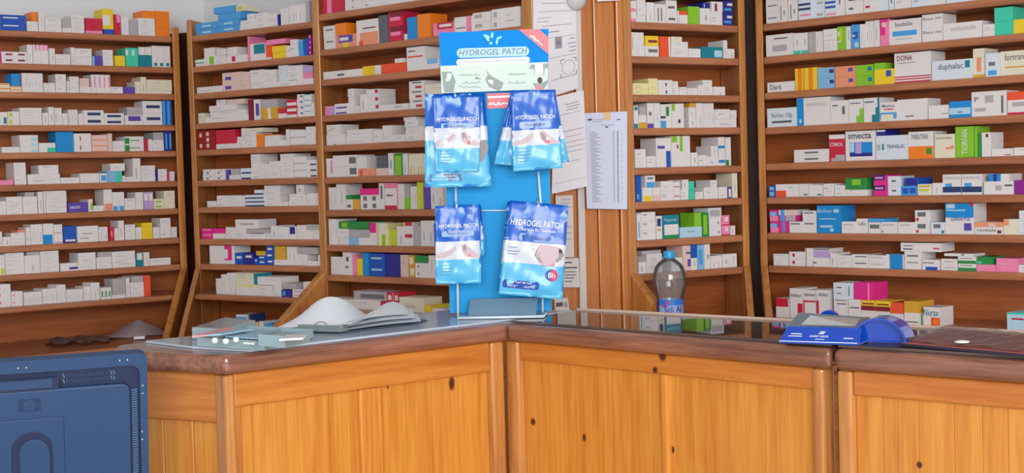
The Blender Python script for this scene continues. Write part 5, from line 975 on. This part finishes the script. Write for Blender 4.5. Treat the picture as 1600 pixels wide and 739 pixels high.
scr = mat('screen_black_glass', (12, 12, 16), rough=.15); mb = MB(); plate(mb, [(-MWD + .016, -MHT + .016), (-.016, -MHT + .016), (-.016, -.016), (-MWD + .016, -.016)], -.0325, -.030, scr); mb.build('screen', mon)
mb = MB(); plate(mb, rr(-MWD + .018, -MHT + .018, -.0135, -.022, .014), -.012, -.0105, mdk); mb.build('recess', mon)
cu1, cv1 = uv(203, 603); cuL = -MWD - cu1 * 1.0
mb = MB(); plate(mb, rr(-MWD - cu1, -MHT + .03, cu1, cv1 + .006, .014), -.011, .004, mbl)
mb.build('rear_cover', mon, bevel=.003)
# louvres: top group and side group
mb = MB()
u0, v0 = uv(100, 603); u1, v1 = uv(187, 577); nn_ = 20
for r_ in range(3):
    for i in range(nn_):
        a = u0 + (u1 - u0) * (i + .2) / nn_; bl_ = -.030 - .0095 * r_ * 1.0
        mb.hexa([G(a, bl_ - .0075, -.0105), G(a + .0018, bl_ - .0075, -.0105), G(a - .0008, bl_, -.0105), G(a - .0026, bl_, -.0105)],
                [G(a, bl_ - .0075, -.0075), G(a + .0018, bl_ - .0075, -.0075), G(a - .0008, bl_, -.0075), G(a - .0026, bl_, -.0075)], mlt if (i in (0, 17, 18) and r_ < 2) else mbl)
mb.build('top_vent', mon)
mb = MB(); us, vs = uv(206, 611); ue, _ = uv(215, 611)
for i in range(46):
    v = vs - i * .0044
    if v < -MHT + .03: break
    mb.hexa([G(us, v - .0012, -.0105), G(ue, v + .0004, -.0105), G(ue, v + .0018, -.0105), G(us, v + .0002, -.0105)],
            [G(us, v - .0012, -.006), G(ue, v + .0004, -.006), G(ue, v + .0018, -.006), G(us, v + .0002, -.006)], mlt)
mb.build('side_vent', mon)
# handle recess strip, logo, stand mount
mb = MB(); a0, b0_ = uv(92, 606); plate(mb, rr(-MWD - a0 + .0, b0_ - .001, a0, b0_ + .021, .004), .0042, .0052, mdk); plate(mb, rr(-MWD - a0 + .012, b0_ + .004, a0 - .011, b0_ + .0185, .003), .005, .0058, mbl); mb.build('handle_slot', mon)
la, lb0 = uv(29, 643); lc, ld = uv(63, 621); mb = MB(); plate(mb, rr(la, lb0, lc, ld, .001), .0042, .005, mlog)
cx, cy = (la + lc) / 2, (lb0 + ld) / 2; R0 = (ld - lb0) * .44
plate(mb, [(cx + R0 * math.cos(2 * math.pi * i / 28), cy + R0 * math.sin(2 * math.pi * i / 28)) for i in range(28)], .0051, .0056, mbl)
addtext(mb, 'hp', lambda a, b: G(cx - R0 * .62 + R0 * 1.24 * a, cy - R0 * .75 + R0 * 1.5 * b, .0058), mlog, .25); mb.build('logo_plate', mon)
ca, cb2 = uv(99, 649); mb = MB(); plate(mb, rr(-MWD - ca, -MHT + .05, ca, cb2, .006), .0035, .0075, mbl); mb.build('mount_cover', mon, bevel=.0012)
au0, av1 = uv(16, 675); au1, _ = uv(81, 675)
def archp(u0, u1, top, bot, n=16):
    r = (u1 - u0) / 2; cx = (u0 + u1) / 2; pts = [(u0, bot)][:0]
    pts = [(u1, bot)] + [(cx + r * math.cos(math.pi * i / n), top - r + r * math.sin(math.pi * i / n)) for i in range(n + 1)] + [(u0, bot)]
    return pts
mb = MB(); plate(mb, archp(au0, au1, av1, -MHT + .055), .0074, .009, mdk); g_ = (au1 - au0) * .19; plate(mb, archp(au0 + g_, au1 - g_ * .4, av1 - g_, -MHT + .055), .0088, .013, mbl); mb.build('arch_mount', mon, bevel=.001)
mb = MB()
for x, y in ((28, 575), (41, 574), (187, 563), (199, 562), (223, 602), (223, 614), (222, 674), (222, 686)):
    a, b = uv(x, y); plate(mb, [(a - .0012, b - .001), (a + .0012, b - .001), (a, b + .0018)], .0002, .0012, whp)
mb.build('raised_markings', mon)
mb = MB(); s0 = cen - MV * .05; mb.box(G(-MWD / 2 - .04, -MHT + .05, .009), MU * .08, -MV * .06 + Vector((0, 0, -.30 + .0)) * 0 + MV * .0 - Vector((0, 0, .14)), MN * .03, mbl)
base_top = .765
pn = G(-MWD / 2 - .035, -MHT + .02, .012); mb = MB(); low = Vector((pn.x, pn.y, base_top)); mb.hexa([low, low + MU * .07, low + MU * .07 + back * .03, low + back * .03], [pn + Vector((0, 0, .06)), pn + MU * .07 + Vector((0, 0, .06)), pn + MU * .07 + back * .03 + Vector((0, 0, .06)), pn + back * .03 + Vector((0, 0, .06))], mbl); mb.build('stand_neck', mon, bevel=.003)
mb = MB(); bc_ = Vector((low.x, low.y, .7512)) + MU * .035; q = [bc_ + MU * a + back * b for a, b in ((-.13, -.11), (.13, -.11), (.13, .1), (-.13, .1))]; mb.hexa(q, [v + Vector((0, 0, .0145)) for v in q], mbl); mb.build('stand_base', mon, bevel=.004)
# desk carrying the monitor, below the picture
dk = empty('desk', (bc_.x, bc_.y, 0), 'small wooden desk under the blue monitor, just below the picture', 'desk')
mb = MB(); mb.box((bc_.x - .35, bc_.y - .25, .72), (.62, 0, 0), (0, .5, 0), (0, 0, .03), dirwood('desk_wood', TOPC, 0)); mb.build('desk_top', dk, bevel=.004)
for x in (-.32, .21):
    for y in (-.22, .18): mb = MB(); mb.box((bc_.x + x, bc_.y + y, 0), (.04, 0, 0), (0, .04, 0), (0, 0, .72), pine); mb.build('leg', dk, bevel=.003)
